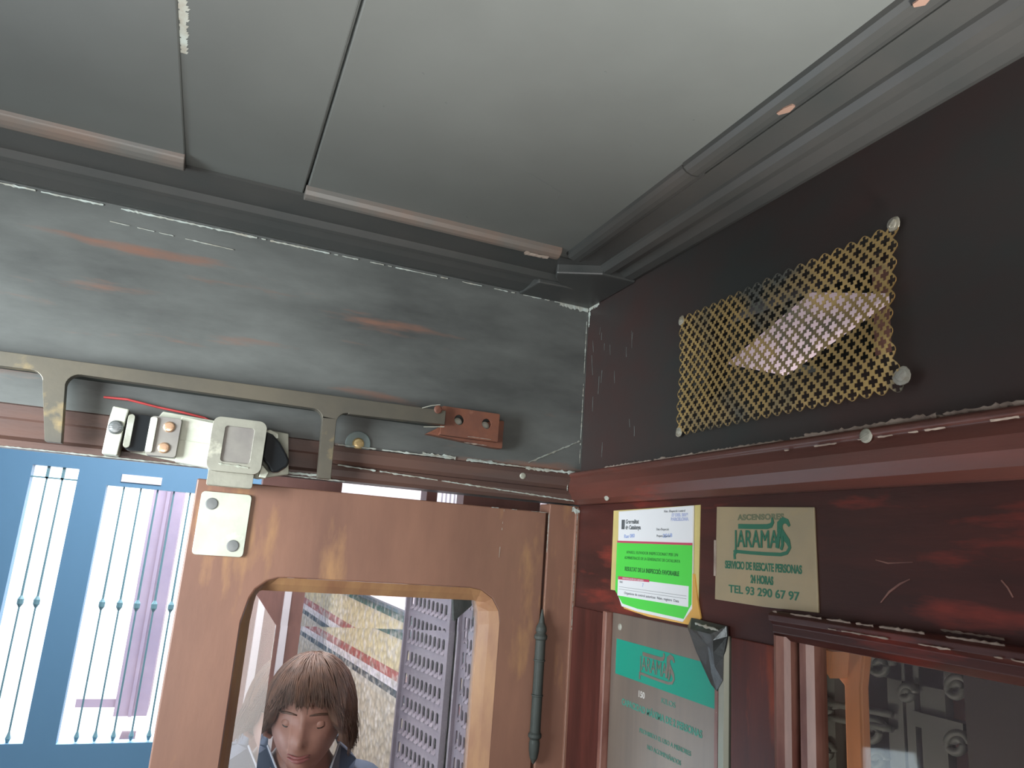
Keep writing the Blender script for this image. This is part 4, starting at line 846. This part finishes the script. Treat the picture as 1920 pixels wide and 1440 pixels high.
# landing lattice leaf, pressed with louvre slots
def louvre_leaf(p_near, length, cols, name, label, z_top):
    d_ = Vector((-0.152, 0.988, 0)).normalized()
    f = Frame((p_near[0] + d_.x * length, p_near[1] + d_.y * length, H), -d_, (0, 0, 1), Vector((-d_.y, d_.x, 0)).normalized() * 1)
    f.N = f.U.cross(f.V)
    root = empty(name, f.p(length / 2, -2.25, 0)); tag(root, label, 'metal door', 'louvred landing door leaves')
    holes = []; pitch = (length - 0.02) / cols
    for rr in range(8):
        for c in range(cols):
            u = 0.012 + pitch * (c + .5); v = z_top - 0.055 - rr * 0.043
            holes.append(rrect(u - pitch * .30, u + pitch * .30, v - 0.014, v + 0.014, pitch * .24, 2))
    b = NB(); plate(b, f, rect(0, length, -2.24, z_top), holes, 0.0, 0.003); obj('slotted_sheet', b, M['lilac_metal'], root)
    b = NB(); box(b, f, 0, length, -2.24, z_top, -0.014, -0.010); obj('back_sheet', b, M['iron'], root)
    b = NB()
    for h in holes:
        us = [q[0] for q in h]; vs_ = [q[1] for q in h]
        ua, ub, va, vb_ = min(us), max(us), min(vs_), max(vs_)
        q = [(ua, va + .009, .0), (ub, va + .009, .0), (ub, va, .0055), (ua, va, .0055)]
        vv = [b.verts.new(f.p(*x)) for x in q]; b.faces.new(vv); v3 = [b.verts.new(f.p(ua, va - .001, .002)), b.verts.new(f.p(ub, va - .001, .002))]
        b.faces.new((vv[3], vv[2], v3[1], v3[0]))
    o_ = obj('louvre', b, M['lilac_metal'], root); o_['kind'] = 'stuff'
    b = NB(); box(b, f, length - .008, length, -2.24, z_top, 0.0, 0.012); box(b, f, 0, .006, -2.24, z_top, 0.0, 0.010); obj('edge_frame', b, M['lilac_metal'], root)
    return root
louvre_leaf((0.017, 0.50), 0.215, 10, 'louvred_door_leaf', 'wide lilac-grey slotted metal door leaf on the landing seen through the glass', -0.375)
louvre_leaf((0.030, 0.40), 0.070, 4, 'louvred_door_leaf', 'narrow lilac-grey slotted metal leaf right of the wide one behind the glass', -0.385)
bm = NB(); K = Frame((0, 0.36, H), (1, 0, 0), (0, 0, 1), (0, -1, 0)); plate(bm, K, [EP(848, 1120, .36), EP(880, 1128, .36), EP(884, 1150, .36), EP(850, 1180, .36)], [], -0.01, 0.0)
tag(obj('corner_bracket', bm, M['iron']), 'dark triangular bracket at the top right behind the door glass', 'bracket')
bm = NB(); box(bm, K, EP(882, 1300, .36)[0], EP(882, 1300, .36)[0] + .02, -2.25, -0.36, -0.02, 0.0); tag(obj('upright_channel', bm, M['iron']), 'dark upright metal channel at the right edge of the door glass', 'channel')

# ================================================================== mirror image of a person, modelled as a figure behind the glass
HP = Vector((-0.178, 0.84, H - 0.700))       # head centre
person = tag(empty('person', (HP.x, HP.y + .06, 0)), 'person with short tousled brown hair and navy shirt looking down, a mirror image built behind the door glass', 'person')
Rh = Matrix.Rotation(math.radians(-14), 4, 'Z') @ Matrix.Rotation(math.radians(1), 4, 'X')
Hm = Matrix.Translation(HP) @ Rh
def g2(x, y, cx, cy, sx, sy): return math.exp(-((x - cx) / sx) ** 2 - ((y - cy) / sy) ** 2)
def head_pt(x, y, z):
    """unit direction -> head surface, face towards -y"""
    px, py, pz = x * 0.073, y * 0.092, z * 0.112
    if z < 0:
        k = 1 - 0.36 * (-z) ** 1.6; px *= k
        if y > 0: py *= 1 - 0.35 * (-z)
        else: py *= 1 - 0.10 * (-z) ** 2
    if y < 0:
        X, Z = px / 0.073, pz / 0.112; f = max(0, -y)
        dy = 0.0
        dy += 0.024 * g2(X, Z, 0, -0.24, 0.15, 0.13) + 0.012 * g2(X, Z, 0, -0.02, 0.10, 0.22)          # nose
        dy -= 0.009 * (g2(X, Z, -.42, .02, .22, .12) + g2(X, Z, .42, .02, .22, .12))                    # sockets
        dy += 0.005 * (g2(X, Z, -.38, .18, .30, .08) + g2(X, Z, .38, .18, .30, .08))                    # brow
        dy += 0.007 * g2(X, Z, 0, -.50, .24, .07) - 0.004 * g2(X, Z, 0, -.60, .3, .05) + 0.008 * g2(X, Z, 0, -.80, .28, .14)
        dy += 0.005 * (g2(X, Z, -.5, -.28, .25, .22) + g2(X, Z, .5, -.28, .25, .22))                    # cheeks
        py -= dy * min(1, f * 1.6)
    return Vector((px, py, pz))
# body: one continuous skinned surface with neck, arms, hands and feet
def skin_obj(name, pts, edges, radii, m, parent, root=0, sub=2):
    me = bpy.data.meshes.new(name); me.from_pydata(pts, edges, []); me.update()
    o = bpy.data.objects.new('tmp', me); COL.objects.link(o)
    o.modifiers.new('s', 'SKIN'); o.modifiers[0].use_smooth_shade = True
    for i, r_ in enumerate(radii):
        v = me.skin_vertices[0].data[i]; v.radius = r_ if isinstance(r_, tuple) else (r_, r_); v.use_root = (i == root)
    s = o.modifiers.new('u', 'SUBSURF'); s.levels = sub; s.render_levels = sub
    bpy.context.view_layer.update(); dg = bpy.context.evaluated_depsgraph_get()
    m2 = bpy.data.meshes.new_from_object(o.evaluated_get(dg)); bpy.data.objects.remove(o)
    m2.materials.clear(); m2.materials.append(m)
    for p in m2.polygons: p.use_smooth = True
    q = bpy.data.objects.new(name, m2); COL.objects.link(q); q.parent = parent; q.matrix_parent_inverse = parent.matrix_world.inverted(); return q
bx, by = HP.x + .005, HP.y + 0.075
pts = [(bx, by, .95), (bx, by, 1.12), (bx, by - .01, 1.30), (bx, by - .015, 1.40), (bx, by - .03, 1.47), (bx - .003, by - .05, 1.53)]
rad = [(.135, .09), (.115, .08), (.125, .08), (.085, .055), (.052, .052), (.050, .052)]
eds = [(i, i + 1) for i in range(5)]
for sgn in (-1, 1):
    b0 = len(pts)
    pts += [(bx + sgn * .165, by - .01, 1.385), (bx + sgn * .215, by + .01, 1.12), (bx + sgn * .225, by - .04, .90), (bx + sgn * .228, by - .055, .82)]
    rad += [.036, .036, .028, .030]; eds += [(3, b0), (b0, b0 + 1), (b0 + 1, b0 + 2), (b0 + 2, b0 + 3)]
    for k in range(4):      # fingers
        f0 = len(pts); yy = by - .085 + .020 * k; ln = (.07, .078, .072, .058)[k]
        pts += [(bx + sgn * .230, yy, .80), (bx + sgn * .226, yy - .004, .80 - ln * .55), (bx + sgn * .214, yy - .006, .80 - ln)]; rad += [.0095, .0085, .0075]
        eds += [(b0 + 3, f0), (f0, f0 + 1), (f0 + 1, f0 + 2)]
    f0 = len(pts); pts += [(bx + sgn * .222, by - .098, .835), (bx + sgn * .212, by - .118, .795)]; rad += [.011, .009]; eds += [(b0 + 3, f0), (f0, f0 + 1)]
    l0 = len(pts); pts += [(bx + sgn * .09, by, .86), (bx + sgn * .10, by - .01, .50), (bx + sgn * .10, by + .01, .10), (bx + sgn * .10, by - .02, .045), (bx + sgn * .11, by - .14, .035)]
    rad += [.085, .058, .040, .042, .034]; eds += [(0, l0), (l0, l0 + 1), (l0 + 1, l0 + 2), (l0 + 2, l0 + 3), (l0 + 3, l0 + 4)]
body = skin_obj('body', pts, eds, rad, M['skin'], person)
# head joined onto the neck
bm = NB(); nu, nv = 64, 48; rows = []
for j in range(1, nv):
    th = math.pi * j / nv; rows.append([bm.verts.new(Hm @ head_pt(math.sin(th) * math.sin(2 * math.pi * i / nu), -math.sin(th) * math.cos(2 * math.pi * i / nu), math.cos(th))) for i in range(nu)])
for a, b in zip(rows, rows[1:]):
    for i in range(nu): bm.faces.new((a[i], b[i], b[(i + 1) % nu], a[(i + 1) % nu]))
bm.faces.new(rows[0]); bm.faces.new(rows[-1][::-1])
for sgn in (-1, 1):        # ears
    er = []
    for k in range(14):
        a_ = 2 * math.pi * k / 14; er.append(Hm @ Vector((sgn * (.070 + .010 * (math.sin(a_) > -.9)), .004 + .016 * math.cos(a_) + .006 * math.sin(a_), -.012 + .030 * math.sin(a_))))
    tube(bm, er + [er[0]], 0.0055, 8)
    cc = bm.verts.new(Hm @ Vector((sgn * .069, .004, -.012))); ev = [bm.verts.new(p) for p in er]
    for k in range(14): bm.faces.new((ev[k], ev[(k + 1) % 14], cc))
hd2 = obj('head', bm, M['skin'], person, smooth=True)
for sgn in (-1, 1):
    c = Hm @ Vector((sgn * .031, -.0655, .002)); bm = NB(); bmesh.ops.create_uvsphere(bm, u_segments=20, v_segments=14, radius=.0115, matrix=Matrix.Translation(c)); e_ = obj('eye', bm, M['eyewhite'], hd2, smooth=True)
    b = NB(); c = Hm @ Vector((sgn * .031 - .001, -.0720, -.0060)); bmesh.ops.create_uvsphere(b, u_segments=14, v_segments=10, radius=.0046, matrix=Matrix.Translation(c)); obj('iris', b, M['iris'], hd2, smooth=True)
    b = NB(); bmesh.ops.create_uvsphere(b, u_segments=20, v_segments=14, radius=.0130, matrix=Matrix.Translation(Hm @ Vector((sgn * .031, -.0660, .0022)))); obj('eyelid', b, M['skin'], hd2, smooth=True)
    b = NB(); lash = []
    for k in range(9):
        dx = -.0095 + .019 * k / 8; dz = -.0062 + .0035 * (dx / .0095) ** 2
        lash.append(Hm @ Vector((sgn * .031 + dx, -.0660 - math.sqrt(max(1e-6, .0134 ** 2 - dx * dx - dz * dz)), .0022 + dz)))
    tube(b, lash, .0013, 6, lambda t: .5 + .5 * math.sin(math.pi * t)); obj('eyelash', b, M['iris'], hd2, smooth=True)
    b = NB(); tube(b, [Hm @ Vector((sgn * (.012 + .042 * t), -.0925 + .022 * t * t, .0215 + .003 * math.sin(math.pi * t))) for t in [k / 8 for k in range(9)]], .0024, 8, lambda t: .45 + .55 * math.sin(math.pi * t)); obj('eyebrow', b, M['hair'], hd2, smooth=True)
b = NB()
for dz, rr in ((0.0015, .0032), (-.0045, .0042)):
    tube(b, [Hm @ Vector((-.022 + .044 * t, -.0950 + .012 * (2 * t - 1) ** 2, -.0560 + dz + .002 * math.cos(6.28 * t))) for t in [k / 10 for k in range(11)]], rr, 8, lambda t: .3 + .7 * math.sin(math.pi * t))
obj('lips', b, M['lips'], hd2, smooth=True)
# hair: layered cap and locks sweeping from the crown, longer and flicked out at the sides
Cr = Vector((0.012, 0.012, 1)).normalized()
def hair_pt(az, pol, lift):
    x = math.sin(pol) * math.sin(az); y = -math.sin(pol) * math.cos(az); z = math.cos(pol)
    p = Vector((x * .079, y * .098, z * .116)); 
    n = Vector((x / .079, y / .098, z / .116)).normalized()
    vol = .011 * (1 - .35 * max(0, -z)) + .007 * max(0, math.sin(az)) * math.sin(pol)
    return p + n * (vol + lift)
def hair_end(az):
    a = abs((az + math.pi) % (2 * math.pi) - math.pi)      # 0 front .. pi back
    front = 73 + 8 * math.sin(az * 1.0 - .4)
    e = front + ((112 if az < math.pi else 104) - front) * min(1, max(0, (a - .45) / .65))
    e += 6 * noise.noise(Vector((math.sin(az) * 5, math.cos(az) * 5, .7))) + 5 * noise.noise(Vector((math.sin(az) * 17, math.cos(az) * 17, 2.7))) - 4 * math.sin(az) * (a < 1.0)
    return math.radians(e)
bm = NB(); na, npp = 140, 36; rows = []
for j in range(npp + 1):
    row = []
    for i in range(na):
        az = 2 * math.pi * i / na; pol = max(.02, hair_end(az) * j / npp)
        rd = noise.noise(Vector((math.sin(az) * 9 + j * .03, math.cos(az) * 9, j * .07))) * .004 + noise.noise(Vector((math.sin(az) * 28, math.cos(az) * 28, j * .12))) * .003 * (j / npp)
        fl = 0.014 * max(0, j / npp - .82) / .18 * (1 if abs(math.sin(az)) > .6 else 0)
        row.append(bm.verts.new(Hm @ hair_pt(az, pol, rd + fl)))
    rows.append(row)
for a, b in zip(rows, rows[1:]):
    for i in range(na): bm.faces.new((a[i], b[i], b[(i + 1) % na], a[(i + 1) % na]))
bm.faces.new(rows[0])
last = rows[-1]; inn = [bm.verts.new(Hm @ (hair_pt(2 * math.pi * i / na, hair_end(2 * math.pi * i / na) * .97, -.010))) for i in range(na)]
for i in range(na): bm.faces.new((last[i], inn[i], inn[(i + 1) % na], last[(i + 1) % na]))
rnd = random.Random(3)
for k in range(900):
    az = rnd.uniform(0, 2 * math.pi); s0 = rnd.uniform(.08, .55); e1_ = hair_end(az) * rnd.uniform(.92, 1.07); sw = rnd.uniform(-.05, .30) * (1 if az < math.pi else .6)
    pts_ = []
    for q in range(9):
        t = q / 8; pol = hair_end(az) * s0 + (e1_ - hair_end(az) * s0) * t
        flick = .016 * max(0, t - .75) / .25 * (1 if abs(math.sin(az)) > .5 else .25) * rnd.uniform(.6, 1.3)
        pts_.append(Hm @ hair_pt(az + sw * (t - .5), pol, .001 + .004 * math.sin(math.pi * t) + flick + rnd.uniform(-.0006, .0006)))
    tube(bm, pts_, rnd.uniform(.0009, .0019), 5, lambda t: 1 - .8 * t * t)
obj('hair', bm, M['hair'], hd2, smooth=True)['label'] = 'short tousled brown hair flicked out at the sides'
# clothing
spts = pts[:4] + [(bx, by - .02, 1.435)]; srad = [(.155, .112), (.140, .105), (.160, .115), (.135, .092), (.080, .072)]
sed = [(0, 1), (1, 2), (2, 3), (3, 4)]
for sgn in (-1, 1):
    b0 = len(spts); spts += [(bx + sgn * .165, by - .01, 1.385), (bx + sgn * .205, by + .008, 1.18)]; srad += [.064, .056]; sed += [(3, b0), (b0, b0 + 1)]
shirt = skin_obj('shirt', spts, sed, srad, M['shirt'], person); shirt['label'] = 'navy short-sleeved shirt with an open collar'
tp_ = [(bx, by, 1.0), (bx, by, .90)]; tr_ = [(.150, .108), (.150, .108)]; te = [(0, 1)]
for sgn in (-1, 1):
    b0 = len(tp_); tp_ += [(bx + sgn * .092, by, .80), (bx + sgn * .10, by - .01, .50), (bx + sgn * .10, by + .01, .12)]; tr_ += [.095, .072, .058]; te += [(1, b0), (b0, b0 + 1), (b0 + 1, b0 + 2)]
skin_obj('trousers', tp_, te, tr_, M['trousers'], person)
for sgn in (-1, 1):
    b = NB(); box(b, C_, bx + sgn * .105 - .045, bx + sgn * .105 + .045, by - .20, by + .06, -H, -H + .075); obj('shoe', b, M['shoe'], person, bevel=.03)
# collar: two folded flaps with a pale edge
for sgn in (-1, 1):
    b = NB()
    q = [(bx + sgn * .068, by + .03, 1.505), (bx + sgn * .074, by - .04, 1.485), (bx + sgn * .040, by - .118, 1.425), (bx + sgn * .012, by - .128, 1.375), (bx + sgn * .085, by - .112, 1.395), (bx + sgn * .118, by - .03, 1.452), (bx + sgn * .10, by + .04, 1.47)]
    A = [b.verts.new(p) for p in q]; B = [b.verts.new(Vector(p) + Vector((0, .005, -.006))) for p in q]
    b.faces.new(A); b.faces.new(B[::-1])
    for k in range(7): b.faces.new((A[k], A[(k + 1) % 7], B[(k + 1) % 7], B[k]))
    cl = obj('collar', b, M['shirt'], shirt)
    b = NB(); tube(b, q[1:4], .0022, 6); obj('collar_edge', b, M['collar'], shirt)
